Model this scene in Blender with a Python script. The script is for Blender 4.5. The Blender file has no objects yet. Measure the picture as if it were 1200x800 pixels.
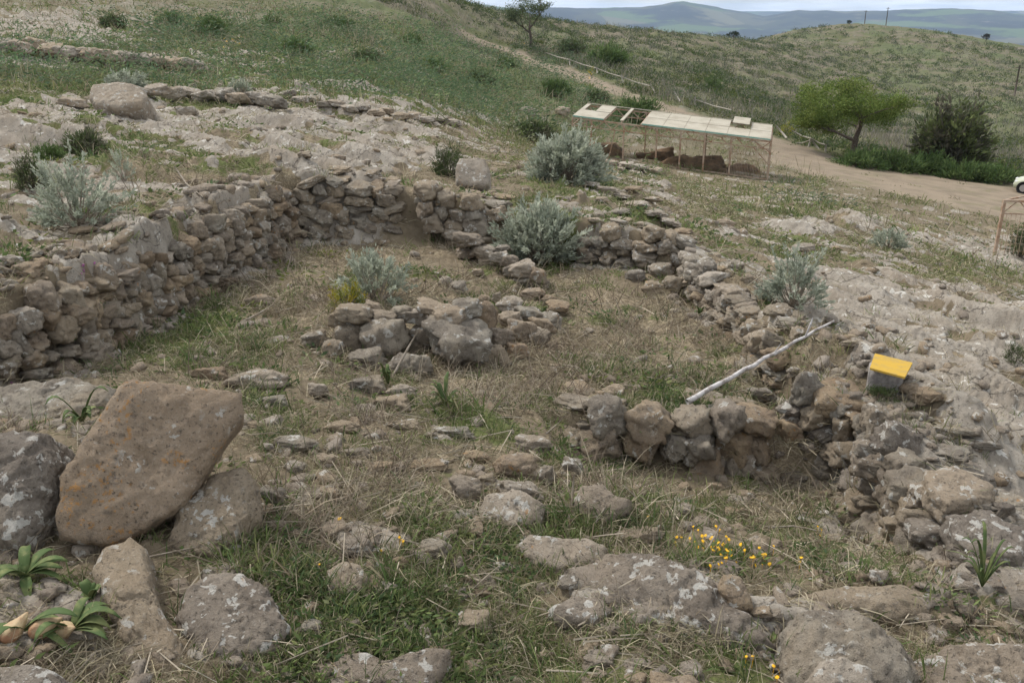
import bpy, bmesh, math, random
import numpy as np
from mathutils import Vector, Matrix, Euler
random.seed(7); RS = np.random.RandomState(11)
PI = math.pi
scn = bpy.context.scene
COL = scn.collection
CAMZ = 3.0; F = 1050.0; PITCH = math.radians(19.9)
cp, sp = math.cos(PITCH), math.sin(PITCH)

# ------------------------------------------------------------------ noise
def _h(ix, iy, iz, seed):
    with np.errstate(over='ignore'):
        h = (ix.astype(np.int64)*374761393 + iy.astype(np.int64)*668265263 + iz.astype(np.int64)*2147483647 + seed*974711)
        h = (h ^ (h >> 13)) * 1274126177
        h = h ^ (h >> 16)
    return h & 0xffffff
def _g(h, x, y, z):
    a = (h & 1023) * (2*PI/1023.0); b = ((h >> 10) & 1023)/511.5 - 1.0
    s = np.sqrt(np.maximum(0, 1-b*b))
    return s*np.cos(a)*x + s*np.sin(a)*y + b*z
def perlin(x, y, z=None, seed=0):
    x = np.asarray(x, float); y = np.asarray(y, float)
    z = np.zeros_like(x)+0.37 if z is None else np.asarray(z, float)
    x0, y0, z0 = np.floor(x), np.floor(y), np.floor(z)
    fx, fy, fz = x-x0, y-y0, z-z0
    u = fx*fx*fx*(fx*(fx*6-15)+10); v = fy*fy*fy*(fy*(fy*6-15)+10); w = fz*fz*fz*(fz*(fz*6-15)+10)
    x0 = x0.astype(np.int64); y0 = y0.astype(np.int64); z0 = z0.astype(np.int64)
    r = 0
    for dx in (0, 1):
        wx = u if dx else 1-u
        for dy in (0, 1):
            wy = v if dy else 1-v
            for dz in (0, 1):
                wz = w if dz else 1-w
                r = r + wx*wy*wz*_g(_h(x0+dx, y0+dy, z0+dz, seed), fx-dx, fy-dy, fz-dz)
    return r*1.5
def perlin2(x, y, seed=0):
    x0, y0 = np.floor(x), np.floor(y); fx, fy = x-x0, y-y0
    u = fx*fx*(3-2*fx); v = fy*fy*(3-2*fy)
    x0 = x0.astype(np.int64); y0 = y0.astype(np.int64); zz = np.zeros_like(x0)
    r = 0
    for dx in (0, 1):
        wx = u if dx else 1-u
        for dy in (0, 1):
            wy = v if dy else 1-v
            a = _h(x0+dx, y0+dy, zz, seed)*(2*PI/0xffffff)
            r = r + wx*wy*(np.cos(a)*(fx-dx)+np.sin(a)*(fy-dy))
    return r*1.5
def fbm2(x, y, o=4, seed=0, gain=.5):
    r = 0; a = 1.0
    for i in range(o):
        r = r + a*perlin2(x*2**i, y*2**i, seed+i*13); a *= gain
    return r
def fbm3(p, s, o=4, seed=0, gain=.5):
    r = 0; a = 1.0
    for i in range(o):
        k = s*2**i; r = r + a*perlin(p[:, 0]*k, p[:, 1]*k, p[:, 2]*k, seed+i*13); a *= gain
    return r
def sstep(a, b, x):
    t = np.clip((x-a)/(b-a), 0, 1); return t*t*(3-2*t)

# ------------------------------------------------------------------ camera rays (authoring of world positions)
def ray(px, py):
    X = (px-600)/F; Y = (400-py)/F
    return np.array([X, cp+Y*sp, -sp+Y*cp])
def W_t(px, py, t):
    d = ray(px, py); return np.array([0, 0, CAMZ]) + d*t
def W_z(px, py, z):
    d = ray(px, py); return np.array([0, 0, CAMZ]) + d*((CAMZ-z)/-d[2])

# ------------------------------------------------------------------ terrain control points
SH = [(-80,780,'z',.3),(0,790,'z',.25),(100,700,'z',.2),(300,780,'z',.05),(300,640,'z',.1),(600,790,'z',-.12),(600,650,'z',-.1),
      (750,690,'z',-.1),(850,770,'z',-.15),(1000,790,'z',-.2),(1190,780,'z',-.25),(1190,700,'z',-.3),(450,560,'z',0.),
      (300,520,'z',.05),(150,560,'z',.2),(0,520,'z',.15),(-120,560,'z',.3),(620,580,'z',-.12),(450,660,'z',.02)]
OUT = SH + [(0,380,'z',.6),(-150,380,'z',.75),(150,325,'z',.65),(360,205,'z',.78),(0,300,'z',.82),(0,200,'z',.95),(0,100,'t',22),(200,200,'z',.85),
      (200,120,'t',22),(0,0,'t',45),(-200,60,'t',26),(200,0,'t',60),(200,60,'t',38),(0,50,'t',32),(400,0,'t',90),(520,0,'t',120),(450,100,'t',34),(450,40,'t',65),
      (450,170,'t',19),(550,215,'z',.3),(660,215,'z',.08),(800,290,'z',-.05),(870,370,'z',-.08),(960,430,'z',-.06),(1030,500,'z',-.08),(1100,580,'z',-.15),
      (1190,640,'t',6.2),(1190,500,'t',8.8),(1190,400,'t',12.6),(1190,330,'t',23),(1165,300,'t',31),(1000,330,'t',14.5),(1000,400,'t',10.8),(1000,250,'t',28),
      (900,212,'t',44),(850,250,'t',21),(750,210,'t',24),(680,178,'t',46.5),(600,150,'t',43),(640,172,'t',42),(600,100,'t',66),(800,125,'t',72),(650,80,'t',88),(550,45,'t',110),
      (995,185,'t',60),(1195,222,'t',52),(1100,205,'t',56),(1190,245,'t',45),(1190,272,'t',38),(1190,180,'t',80),(1190,120,'t',150),(1190,60,'t',320),(1190,53,'t',380),
      (990,28,'t',380),(990,60,'t',300),(990,100,'t',170),(990,140,'t',100),(860,47,'t',260),(860,80,'t',150),(860,110,'t',95),(750,38,'t',200),(750,70,'t',120),
      (650,27,'t',180),(650,50,'t',130),(560,12,'t',170),(1190,66,'t',430),(1090,52,'t',430),(990,34,'t',430),(925,50,'t',430),(860,62,'t',420),(750,60,'t',420),(650,50,'t',420),(560,40,'t',420),(400,30,'t',420),(200,25,'t',420),
      (750,50,'t',290),(650,40,'t',290),(560,28,'t',290),(860,54,'t',330),(1090,37,'t',380),(925,37,'t',370)]
INN = SH + [(-60,500,'z',-.05),(60,445,'z',-.12),(150,405,'z',-.14),(235,355,'z',-.18),(360,285,'z',-.2),(480,288,'z',-.25),(640,310,'z',-.4),(790,325,'z',-.42),(865,405,'z',-.5),
      (700,440,'z',-.4),(500,450,'z',-.25),(300,440,'z',-.1),(560,500,'z',-.18),(760,520,'z',-.3),(950,510,'z',-.45),(1100,640,'z',-.4)]
def mk_rbf(pts):
    P = []; Z = []
    for (px, py, k, v) in pts:
        w = W_z(px, py, v) if k == 'z' else W_t(px, py, v)
        P.append((3*math.atan2(w[0], w[1]), math.log(math.hypot(w[0], w[1])))); Z.append(w[2])
    for a in (-.6, 0, .6): P.append((3*a, math.log(.8))); Z.append(.3)
    for a in (-.6, 0, .6): P.append((3*a, math.log(2.4))); Z.append(.12-.3*a)
    P = np.array(P); Z = np.array(Z); n = len(Z)
    def K(d): return d*d*np.log(np.maximum(d, 1e-9))
    D = np.linalg.norm(P[:, None]-P[None], axis=2)
    A = np.zeros((n+3, n+3)); A[:n, :n] = K(D)+np.eye(n)*.0006; A[:n, n] = 1; A[:n, n+1:] = P; A[n, :n] = 1; A[n+1:, :n] = P.T
    s = np.linalg.solve(A, np.concatenate([Z, np.zeros(3)]))
    def f(u, v):
        r = s[n]+s[n+1]*u+s[n+2]*v
        for i in range(n):
            r = r + s[i]*K(np.sqrt((u-P[i, 0])**2+(v-P[i, 1])**2))
        return r
    return f
fO, fI = mk_rbf(OUT), mk_rbf(INN)
def poly_sd(x, y, P):     # signed distance, positive inside
    d = np.full(x.shape, 1e9); ins = np.zeros(x.shape, bool); n = len(P)
    for i in range(n):
        ax, ay = P[i][:2]; bx, by = P[(i+1) % n][:2]
        ex, ey = bx-ax, by-ay
        t = np.clip(((x-ax)*ex+(y-ay)*ey)/(ex*ex+ey*ey), 0, 1)
        d = np.minimum(d, np.hypot(x-ax-t*ex, y-ay-t*ey))
        c = ((ay > y) != (by > y)) & (x < (bx-ax)*(y-ay)/(by-ay+1e-12)+ax); ins ^= c
    return np.where(ins, d, -d)
ROOM = [W_z(*p) for p in [(-90,505,-.05),(60,445,-.12),(150,408,-.14),(235,355,-.18),(355,285,-.2),(480,288,-.25),(560,292,-.3),(640,308,-.4),(720,312,-.4),(790,325,-.42),
        (815,365,-.47),(862,408,-.5),(900,455,-.5),(945,510,-.5),(985,568,-.86),(1065,700,-.86)]] + [np.array([2.6,4.6,0]), np.array([2.2,2.0,0]), np.array([-5.5,2.0,0])]
SLUMP = W_z(480,285,-.2)
LOW = [W_z(*p) for p in [(645,546,-.78),(720,553,-.84),(800,559,-.86),(885,561,-.87),(985,566,-.87),(1025,640,-.87),(1062,702,-.85),(960,702,-.8),(860,672,-.75),(760,632,-.7),(690,622,-.65)]]
def path_d(x, y, P):
    d = np.full(x.shape, 1e9)
    for i in range(len(P)-1):
        ax, ay = P[i][:2]; bx, by = P[i+1][:2]; ex, ey = bx-ax, by-ay
        t = np.clip(((x-ax)*ex+(y-ay)*ey)/(ex*ex+ey*ey), 0, 1)
        d = np.minimum(d, np.hypot(x-ax-t*ex, y-ay-t*ey))
    return d
RIDGE = [(-400,25),(0,20),(300,12),(450,9),(520,6),(600,10),(650,8),(700,10),(745,9),(780,5),(800,3),(850,10),(895,17),(935,10),(960,11),(990,13),(1060,14),(1130,14),(1200,17),(1300,18),(1600,20)]
def far_z(x, y, r, az):
    px = 600+1117*np.tan(np.clip(az, -1.2, 1.2))
    py = np.interp(px, [a for a, b in RIDGE], [b for a, b in RIDGE])
    py = py+4.0*fbm2(az*9, az*0+.3, 5, 63); Yv = (400-py)/F; e = (Yv*cp-sp)/(cp+Yv*sp)
    R1 = 7000+900*np.sin(az*5)
    top = 3+e*R1
    w = np.exp(-((r-R1)/1700.0)**2)
    n = fbm2(x/1300, y/1300, 5, 5)
    z = -140 + (top+140)*w + n*34*np.clip((r-600)/1500, 0, 1)*(1-.8*w)
    # low front spurs of the mountains
    z = z + 60*np.exp(-((r-5200)/600.)**2)*np.clip(.3+fbm2(az*6+3, r*0+1.5, 3, 9), 0, 1)
    # second, farther ridge
    z2 = -140+(140+3+.0052*11500)*np.exp(-((r-11500)/2000.)**2)
    return np.maximum(z, z2)
def base_z(x, y):
    r = np.hypot(x, y); az = np.arctan2(x, y)
    azc = np.clip(az, -.72, .72); lr = np.log(np.clip(r, .6, 420))
    zo = fO(3*azc, lr)
    near = r < 30
    zi = zo.copy(); zi[near] = fI(3*azc[near], np.log(np.clip(r[near], .6, 420)))
    sd = poly_sd(x, y, ROOM)
    sg = np.exp(-((x-SLUMP[0])**2+(y-SLUMP[1])**2)/.5); m = sstep(-.28-.9*sg, -.06+.25*sg, sd+.05*perlin2(x*2.5, y*2.5, 3)); z = zo*(1-m)+np.minimum(zi, zo+.1)*m
    sl = poly_sd(x, y, LOW); z = z-.38*sstep(-.14, .1, sl)
    wb = sstep(.8, 2.0, np.abs(az)); z = z*(1-wb)+.3*wb
    f = sstep(430, 950, r)
    return z*(1-f)+far_z(x, y, r, az)*f, sd, sl

# ------------------------------------------------------------------ polar grid
az_in = np.linspace(-.66, .66, 860)
az_out = np.linspace(.66, PI, 60)[1:]
AZ = np.concatenate([-az_out[::-1], az_in, az_out])
LR = np.concatenate([np.linspace(math.log(.25), math.log(2.2), 22)[:-1], np.linspace(math.log(2.2), math.log(36), 780)[:-1],
                     np.linspace(math.log(36), math.log(420), 150)[:-1], np.linspace(math.log(420), math.log(15000), 170)])
NA, NR = len(AZ), len(LR)
A2, L2 = np.meshgrid(AZ, LR); R2 = np.exp(L2)
GX = (R2*np.sin(A2)).ravel(); GY = (R2*np.cos(A2)).ravel()
GZ, SDR, SDL = base_z(GX, GY)
grids = {'z': GZ.reshape(NR, NA)}
def look(name, x, y):
    g = grids[name]; x = np.asarray(x, float); y = np.asarray(y, float)
    a = np.arctan2(x, y); l = np.log(np.maximum(np.hypot(x, y), .26))
    i = np.clip(np.searchsorted(AZ, a)-1, 0, NA-2); j = np.clip(np.searchsorted(LR, l)-1, 0, NR-2)
    u = np.clip((a-AZ[i])/(AZ[i+1]-AZ[i]), 0, 1); v = np.clip((l-LR[j])/(LR[j+1]-LR[j]), 0, 1)
    return (g[j, i]*(1-u)+g[j, i+1]*u)*(1-v)+(g[j+1, i]*(1-u)+g[j+1, i+1]*u)*v
def H(x, y): return float(look('z', x, y))
def at(px, py, lift=0.0):
    """first hit of a pixel's ray with the ground (raised by lift)"""
    d = ray(px, py)
    t = np.exp(np.linspace(math.log(1.5), math.log(600), 900))
    X = d[0]*t; Y = d[1]*t; Z = CAMZ+d[2]*t
    g = look('z', X, Y)+lift
    k = np.where(Z < g)[0]
    k = k[0] if len(k) else len(t)-1
    if k > 0:
        a = Z[k-1]-g[k-1]; b = Z[k]-g[k]; f = a/(a-b) if a != b else 1
        tt = t[k-1]+(t[k]-t[k-1])*min(max(f, 0), 1)
    else: tt = t[0]
    return np.array([d[0]*tt, d[1]*tt, CAMZ+d[2]*tt]), tt

# ------------------------------------------------------------------ masks (ellipses on the ground)
def blob_mask(lst):
    m = np.zeros(GX.shape)
    for (px, py, rx, ry, w) in lst:
        c, _ = at(px, py); a = at(px+rx, py)[0]-c; b = at(px, py-ry)[0]-c if py-ry > 22 else c-at(px, py+ry)[0]
        det = a[0]*b[1]-a[1]*b[0]
        if abs(det) < 1e-6: continue
        dx = GX-c[0]; dy = GY-c[1]
        u = (dx*b[1]-dy*b[0])/det; v = (a[0]*dy-a[1]*dx)/det
        m += w*np.exp(-np.minimum((u*u+v*v)**1.4, 40)*.9)
    return m
ROCK = [(400,62,60,5,.9),(260,66,90,5,.9),(470,30,60,4,.9),(120,50,60,6,.9),(560,70,30,4,.6),(430,160,120,26,1),(330,130,130,16,.7),(470,190,80,18,.8),(40,150,80,40,.9),(150,125,60,20,.6),(60,30,110,18,1.6),(190,10,70,8,1.3),(320,22,60,6,1.2),(30,255,50,25,1),
        (60,75,160,8,.9),(200,78,120,7,.8),(300,105,120,9,.7),(430,125,70,8,.7),(230,150,90,18,.7),(640,130,45,12,.6),(565,140,60,14,.5),
        (1010,350,60,34,1.2),(1130,395,110,34,1.1),(1110,450,100,34,1),(1185,530,70,55,1.1),(1100,285,90,13,.9),(1180,310,60,10,.9),(860,330,60,26,.8),(900,390,60,30,.8),(950,450,40,22,.8),
        (930,235,50,7,.6),(990,262,50,9,.7),(830,275,50,9,.5),(1060,340,60,16,.6),(1140,345,60,14,.8),(1100,560,60,40,1),(1170,620,60,60,1),(1050,500,50,34,1),
        (270,235,110,18,.8),(60,315,90,20,.7),(190,270,60,20,.7),(740,690,120,26,.9),(850,735,70,22,.7),(740,235,60,20,.5),(740,200,30,10,.7),(990,300,50,14,.5),
        (620,25,40,4,.2),(500,35,60,5,.5),(1030,730,110,34,.9),(20,460,70,20,.6)]
GREEN = [(130,165,40,10,.6),(250,170,50,8,.5),(60,205,30,12,.5),(420,200,50,8,.4),(60,120,50,10,.4),(1130,320,50,8,.4),(1080,410,30,10,.35),(1150,480,30,12,.35),(250,45,260,20,1),(450,80,160,30,1.1),(600,110,110,26,1),(700,125,90,22,1),(330,50,150,20,.6),(100,50,60,12,.4),(500,60,160,24,.8),(560,130,60,20,.4),
         (500,730,150,60,1.15),(800,775,150,40,1.2),(640,640,70,40,.5),(730,620,60,30,.6),(215,395,80,40,1.3),(320,500,60,25,.5),(560,505,60,20,1.1),(330,495,40,14,.9),(620,372,30,12,.8),(760,470,60,34,.8),
         (860,610,90,40,.4),(430,625,90,40,.4),(1045,360,16,60,.5),(690,235,70,20,.4),(850,480,70,25,.6),(1110,530,30,20,.3),(330,640,60,60,.3),(620,290,60,18,.3),
         (140,250,60,20,.3),(320,185,70,12,.4),(910,250,60,20,.25),(1050,300,60,14,.3),(980,215,40,10,.3),(1160,680,50,40,.5),(350,700,60,60,.4),(650,215,90,16,.3),(1100,225,90,8,-.4)]
DRY = [(350,330,70,45,1),(600,430,110,50,1),(760,390,110,40,1),(950,600,90,45,1),(430,600,90,34,.8),(480,330,60,40,.8),(650,360,70,30,.5),(300,700,60,60,.6),
       (200,220,90,30,.6),(560,600,50,30,.5),(870,520,60,30,.5),(730,600,60,30,.4),(250,460,60,20,.4),(760,760,60,30,.4)]
SOILB = [(470,262,26,30,1.2),(530,255,18,22,.6),(800,180,70,8,.4),(1000,235,110,10,.5),(500,300,40,12,.5),(800,560,60,14,.6)]
PATH = [at(*p)[0] for p in [(552,44),(575,52),(600,61),(650,80),(690,94),(720,106),(760,120),(800,134),(840,146),(880,157),(920,170),(960,184)]]
PARK = [at(*p)[0] for p in [(905,163),(985,188),(1100,207),(1200,223),(1290,236),(1290,290),(1200,264),(1120,244),(1030,224),(950,206),(895,188)]]
rock = blob_mask(ROCK); green = blob_mask(GREEN); dry = blob_mask(DRY); soilb = blob_mask(SOILB)
n1 = fbm2(GX*.9, GY*.9, 4, 21); n2 = fbm2(GX*2.2, GY*2.2, 4, 31); n3 = fbm2(GX*.35+GY*.1, GY*.5, 4, 41)
RR = R2.ravel()
farf = sstep(38, 75, RR)
inside = sstep(-.1, .15, SDR)
_cr, _sr = math.cos(-1.0), math.sin(-1.0)
rx_ = sstep(-.5, 2.5, GX)
ux = (GX*math.cos(-.45)+GY*math.sin(-.45))*(1-rx_)+(GX*_cr+GY*_sr)*rx_
uy = (-GX*math.sin(-.45)+GY*math.cos(-.45))*(1-rx_)+(-GX*_sr+GY*_cr)*rx_
nst = fbm2(ux*.45, uy*1.3, 5, 131)
rockm = sstep(.48, .70, rock*(.80-.25*farf)+.60*n2+.36*n1+1.0*nst+.06*(1-inside)*(RR < 60)*(RR > 8)) * (1-.97*sstep(0, .35, SDR)*(GY > 6.6)*(RR < 15))
rockm = np.clip(rockm, 0, 1)
pd = path_d(GX, GY, PATH); ps = poly_sd(GX, GY, PARK)
soil = np.maximum(1-sstep(1.5, 2.3, pd+.35*n1), sstep(-.6, .6, ps+.9*n3))
soil *= (RR < 200)
rockm *= (1-soil)*(1-np.exp(-((GX-SLUMP[0])**2+(GY-SLUMP[1])**2)/.35))
greenm = sstep(-.02, 1.0, green*(1-.25*inside)+.6*n2+.3*n3+.12-.5*soilb-.10*inside*(RR<14)*(GY>6.2))*(1-.8*rockm)*(1-soil)
drym = sstep(.1, .9, dry+.5*fbm2(GX*1.6, GY*1.6, 3, 77)+.32-soilb)*(1-rockm)*(1-soil)*(1-.6*greenm)
# relief
led = fbm2(ux*.35, uy*1.3, 4, 51)
ter = led*5; tf = ter-np.floor(ter); terr = (np.floor(ter)+sstep(.55, .95, tf))/5
lump = np.abs(fbm2(ux*.8+.3*n1, uy*1.9, 5, 61))
nearw = 1-sstep(60, 200, RR)
rockh = sstep(.25, .85, rock*.85+.35*n1+.55*fbm2(ux*.4, uy*1.1, 2, 131))*(1-soil)*(1-.97*sstep(0, .35, SDR)*(GY > 6.6)*(RR < 15))
crk = np.clip(1-np.abs(fbm2(ux*1.1, uy*2.4, 3, 81))*11, 0, 1)*np.clip(.5+n1*2, 0, 1)
dz = rockh*nearw*(.22*terr+.16*fbm2(ux*.5, uy*1.2, 2, 141)+.05)+rockm*nearw*(.035-.05*crk+.022*fbm2(ux*2.2, uy*5, 4, 71))
dz += (1-rockm)*nearw*(1-.8*soil)*(.05*n1*(1-rockh)+.02*n2+.012*fbm2(GX*7, GY*7, 3, 91))
dz += .012*fbm2(GX*14, GY*14, 2, 95)*(RR < 25)
dz += sstep(30, 120, RR)*(1-sstep(350, 500, RR))*(.6*n3*(1-soil)+.8*fbm2(GX/14, GY/14, 3, 99)*sstep(70, 140, RR))
GZ = GZ+dz*sstep(.5, 2.5, RR)
grids['z'] = GZ.reshape(NR, NA)
for k, a in (('rock', rockm), ('green', greenm), ('dry', drym), ('soil', soil), ('sdr', SDR), ('pd', pd), ('ps', ps)): grids[k] = a.reshape(NR, NA)

# ------------------------------------------------------------------ mesh helpers
def mesh_np(name, V, faces_flat, loop_tot, mat=None, smooth=True, attrs=None):
    me = bpy.data.meshes.new(name)
    V = np.asarray(V, np.float32); me.vertices.add(len(V)); me.vertices.foreach_set('co', V.ravel())
    loop_tot = np.asarray(loop_tot, np.int32); ls = np.concatenate([[0], np.cumsum(loop_tot)[:-1]]).astype(np.int32)
    me.loops.add(int(loop_tot.sum())); me.loops.foreach_set('vertex_index', np.asarray(faces_flat, np.int32).ravel())
    me.polygons.add(len(loop_tot)); me.polygons.foreach_set('loop_start', ls)
    try: me.polygons.foreach_set('loop_total', loop_tot)
    except Exception: pass
    me.polygons.foreach_set('use_smooth', np.full(len(loop_tot), smooth))
    for k, a in (attrs or {}).items():
        a = np.asarray(a, np.float32)
        if a.ndim == 1:
            at_ = me.attributes.new(k, 'FLOAT', 'POINT'); at_.data.foreach_set('value', a)
        else:
            at_ = me.attributes.new(k, 'FLOAT_COLOR', 'POINT'); at_.data.foreach_set('color', np.concatenate([a, np.ones((len(a), 1), np.float32)], 1).astype(np.float32).ravel())
    me.update(calc_edges=True)
    if mat: me.materials.append(mat)
    return me
def link(name, me, parent=None, label=None, cat=None, group=None, kind=None):
    o = bpy.data.objects.new(name, me); COL.objects.link(o)
    if parent: o.parent = parent
    if label: o['label'] = label
    if cat: o['category'] = cat
    if group: o['group'] = group
    if kind: o['kind'] = kind
    return o
def empty(name, loc, label, cat, group=None):
    o = link(name, None, None, label, cat, group); o.location = loc; o.empty_display_size = .2
    bpy.context.view_layer.update()
    return o
class MB:
    def __init__(s): s.v = []; s.f = []
    def box(s, c, d, R=None):
        b = len(s.v); c = Vector(c)
        for x in (-.5, .5):
            for y in (-.5, .5):
                for z in (-.5, .5):
                    p = Vector((x*d[0], y*d[1], z*d[2]))
                    if R is not None: p = R @ p
                    s.v.append(tuple(c+p))
        for f in ((0,1,3,2),(4,6,7,5),(0,4,5,1),(2,3,7,6),(0,2,6,4),(1,5,7,3)): s.f.append([b+i for i in f])
    def bar(s, a, b, w, h=None):
        a = Vector(a); b = Vector(b); d = b-a; L = d.length
        if L < 1e-6: return
        q = d.to_track_quat('X', 'Z').to_matrix()
        s.box((a+b)/2, (L, w, h or w), q)
    def tube(s, pts, rad, n=7, cap=True):
        pts = [Vector(p) for p in pts]; b0 = len(s.v); m = len(pts)
        if not hasattr(rad, '__len__'): rad = [rad]*m
        up = Vector((0.13, .21, 1)).normalized()
        for i, p in enumerate(pts):
            d = (pts[min(i+1, m-1)]-pts[max(i-1, 0)]).normalized()
            x = d.cross(up)
            if x.length < .05: x = d.cross(Vector((1, 0, 0)))
            x.normalize(); y = d.cross(x)
            for k in range(n):
                a = 2*PI*k/n; s.v.append(tuple(p+(x*math.cos(a)+y*math.sin(a))*rad[i]))
        for i in range(m-1):
            for k in range(n):
                s.f.append([b0+i*n+k, b0+i*n+(k+1) % n, b0+(i+1)*n+(k+1) % n, b0+(i+1)*n+k])
        if cap:
            s.f.append([b0+k for k in range(n)]); s.f.append([b0+(m-1)*n+k for k in reversed(range(n))])
    def mesh(s, name, mat, smooth=False):
        me = bpy.data.meshes.new(name); me.from_pydata(s.v, [], s.f); me.materials.append(mat)
        if smooth: me.polygons.foreach_set('use_smooth', [True]*len(s.f))
        me.update(); return me
    def build(s, name, mat, parent=None, smooth=False, **k): 
        o = link(name, s.mesh(name, mat, smooth), parent, **k)
        if parent is not None and parent.type == 'EMPTY' : o.matrix_parent_inverse = parent.matrix_world.inverted()
        return o

# ------------------------------------------------------------------ material helpers
class NT:
    def __init__(s, name):
        s.m = bpy.data.materials.new(name); s.m.use_nodes = True; s.t = s.m.node_tree; s.t.nodes.clear()
        s.out = s.t.nodes.new('ShaderNodeOutputMaterial')
    def n(s, typ, ins=None, **pr):
        nd = s.t.nodes.new(typ)
        for k, v in pr.items(): setattr(nd, k, v)
        for k, v in (ins or {}).items():
            if isinstance(v, bpy.types.NodeSocket): s.t.links.new(v, nd.inputs[k])
            else: nd.inputs[k].default_value = v
        return nd
    def math(s, op, a, b=0.0, clamp=False):
        return s.n('ShaderNodeMath', {0: a, 1: b}, operation=op, use_clamp=clamp).outputs[0]
    def mix(s, f, a, b, bt='MIX'):
        nd = s.n('ShaderNodeMix', data_type='RGBA', blend_type=bt)
        for k, v in ((0, f), (6, a), (7, b)):
            if isinstance(v, bpy.types.NodeSocket): s.t.links.new(v, nd.inputs[k])
            else: nd.inputs[k].default_value = (tuple(v)+(1,)) if hasattr(v, '__len__') and len(v) == 3 else v
        return nd.outputs[2]
    def noise(s, scale, vec=None, detail=5, rough=.55, dist=0):
        ins = {'Scale': scale, 'Detail': detail, 'Roughness': rough, 'Distortion': dist}
        if vec is not None: ins['Vector'] = vec
        return s.n('ShaderNodeTexNoise', ins).outputs['Fac']
    def ramp(s, f, a, b):
        return s.n('ShaderNodeMapRange', {0: f, 1: a, 2: b, 3: 0.0, 4: 1.0}, interpolation_type='SMOOTHSTEP').outputs[0]
    def attr(s, nm, out='Fac'): return s.n('ShaderNodeAttribute', attribute_name=nm).outputs[out]
    def vor(s, scale, vec=None, feature='F1', out='Distance', rnd=1.0):
        ins = {'Scale': scale, 'Randomness': rnd}
        if vec is not None: ins['Vector'] = vec
        return s.n('ShaderNodeTexVoronoi', ins, feature=feature).outputs[out]
    def finish(s, col, rough=.9, bump=None, bstr=.5, bdist=.02, spec=.2, metal=0.0):
        p = s.n('ShaderNodeBsdfPrincipled', {'Roughness': rough, 'Specular IOR Level': spec, 'Metallic': metal})
        if isinstance(col, bpy.types.NodeSocket): s.t.links.new(col, p.inputs['Base Color'])
        else: p.inputs['Base Color'].default_value = tuple(col)+(1,)
        if bump is not None:
            b = s.n('ShaderNodeBump', {'Height': bump, 'Strength': bstr, 'Distance': bdist})
            s.t.links.new(b.outputs[0], p.inputs['Normal'])
        s.t.links.new(p.outputs[0], s.out.inputs[0]); return s.m

def rock_color(N, pos, tint, c1, c2, c3, white, orange, dark=(.075,.065,.055), wsc=1.0, crack=0):
    big = N.noise(3.2, pos, 5, .6, .3); mid = N.noise(14, pos, 6, .65); fine = N.noise(60, pos, 5, .7)
    c = N.mix(N.ramp(big, .36, .64), c1, c2)
    c = N.mix(N.math('MULTIPLY', N.ramp(tint, .3, 1.0), .75), c, c3)
    c = N.mix(N.math('MULTIPLY', N.ramp(mid, .52, .72), .65), c, dark)
    pit = N.ramp(N.noise(48, pos, 3, .7), .60, .68)
    c = N.mix(N.math('MULTIPLY', pit, .65), c, dark)
    c = N.mix(N.math('MULTIPLY', N.ramp(fine, .48, .8), .6), c, N.mix(.45, c, (.62,.58,.52)))
    c = N.mix(N.math('MULTIPLY', N.ramp(N.noise(1.3, pos, 5, .65, .6), .50, .66), .45), c, c3)
    # pale lichen crusts
    v = N.n('ShaderNodeVectorMath', {0: pos, 1: (0, 0, 0)}, operation='ADD').outputs[0]
    w = N.noise(15*wsc, pos, 4, .6, .25); wr = N.noise(4.5, v, 2, .5)
    wm = N.math('MULTIPLY', N.ramp(w, .57, .60), N.ramp(wr, .60-white*.28, .74-white*.28), clamp=True)
    c = N.mix(N.math('MULTIPLY', wm, .8), c, (.58,.56,.51))
    if orange > 0:
        o = N.math('MULTIPLY', N.ramp(N.noise(30, pos, 5, .65), .54, .62), N.ramp(N.noise(4.3, pos, 1, .5), .72-orange*.2, .78-orange*.2), clamp=True)
        c = N.mix(N.math('MULTIPLY', o, .75), c, (.42,.21,.06))
    bh = N.math('ADD', N.math('MULTIPLY', mid, .7), N.math('ADD', N.math('MULTIPLY', fine, .6), N.math('MULTIPLY', pit, -.35)))
    gr_ = N.noise(170, pos, 3, .7)
    c = N.mix(N.math('MULTIPLY', N.ramp(gr_, .55, .68), .4), c, dark)
    bh = N.math('ADD', bh, N.math('MULTIPLY', gr_, .45))
    if not crack: return c, bh
    dv = N.n('ShaderNodeVectorMath', {0: pos, 1: N.n('ShaderNodeVectorMath', {0: N.n('ShaderNodeTexNoise', {'Vector': pos, 'Scale': 5.0, 'Detail': 4.0}).outputs['Color'], 1: (.35, .35, .35)}, operation='MULTIPLY').outputs[0]}, operation='ADD').outputs[0]
    ck = N.math('MULTIPLY', N.math('SUBTRACT', 1.0, N.ramp(N.vor(2.6, dv, 'DISTANCE_TO_EDGE'), .0, .035)), N.ramp(N.noise(2.1, pos, 2), .46, .60))
    c = N.mix(N.math('MULTIPLY', ck, .6), c, dark)
    bh = N.math('SUBTRACT', bh, N.math('MULTIPLY', ck, .9))
    return c, bh
def make_rock(name, c1, c2, c3, white=.5, orange=.0, from_attr=False, wsc=1.0):
    N = NT(name)
    pos = N.n('ShaderNodeNewGeometry').outputs['Position']
    tint = N.attr('rnd') if from_attr else N.n('ShaderNodeObjectInfo').outputs['Random']
    c, bh = rock_color(N, pos, tint, c1, c2, c3, white, orange, wsc=wsc)
    return N.finish(c, .92, bh, 1.0, .03, .15)
R_GREY = make_rock('rock_grey', (.325,.29,.235), (.20,.172,.14), (.34,.265,.18), .5, .15)
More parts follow.
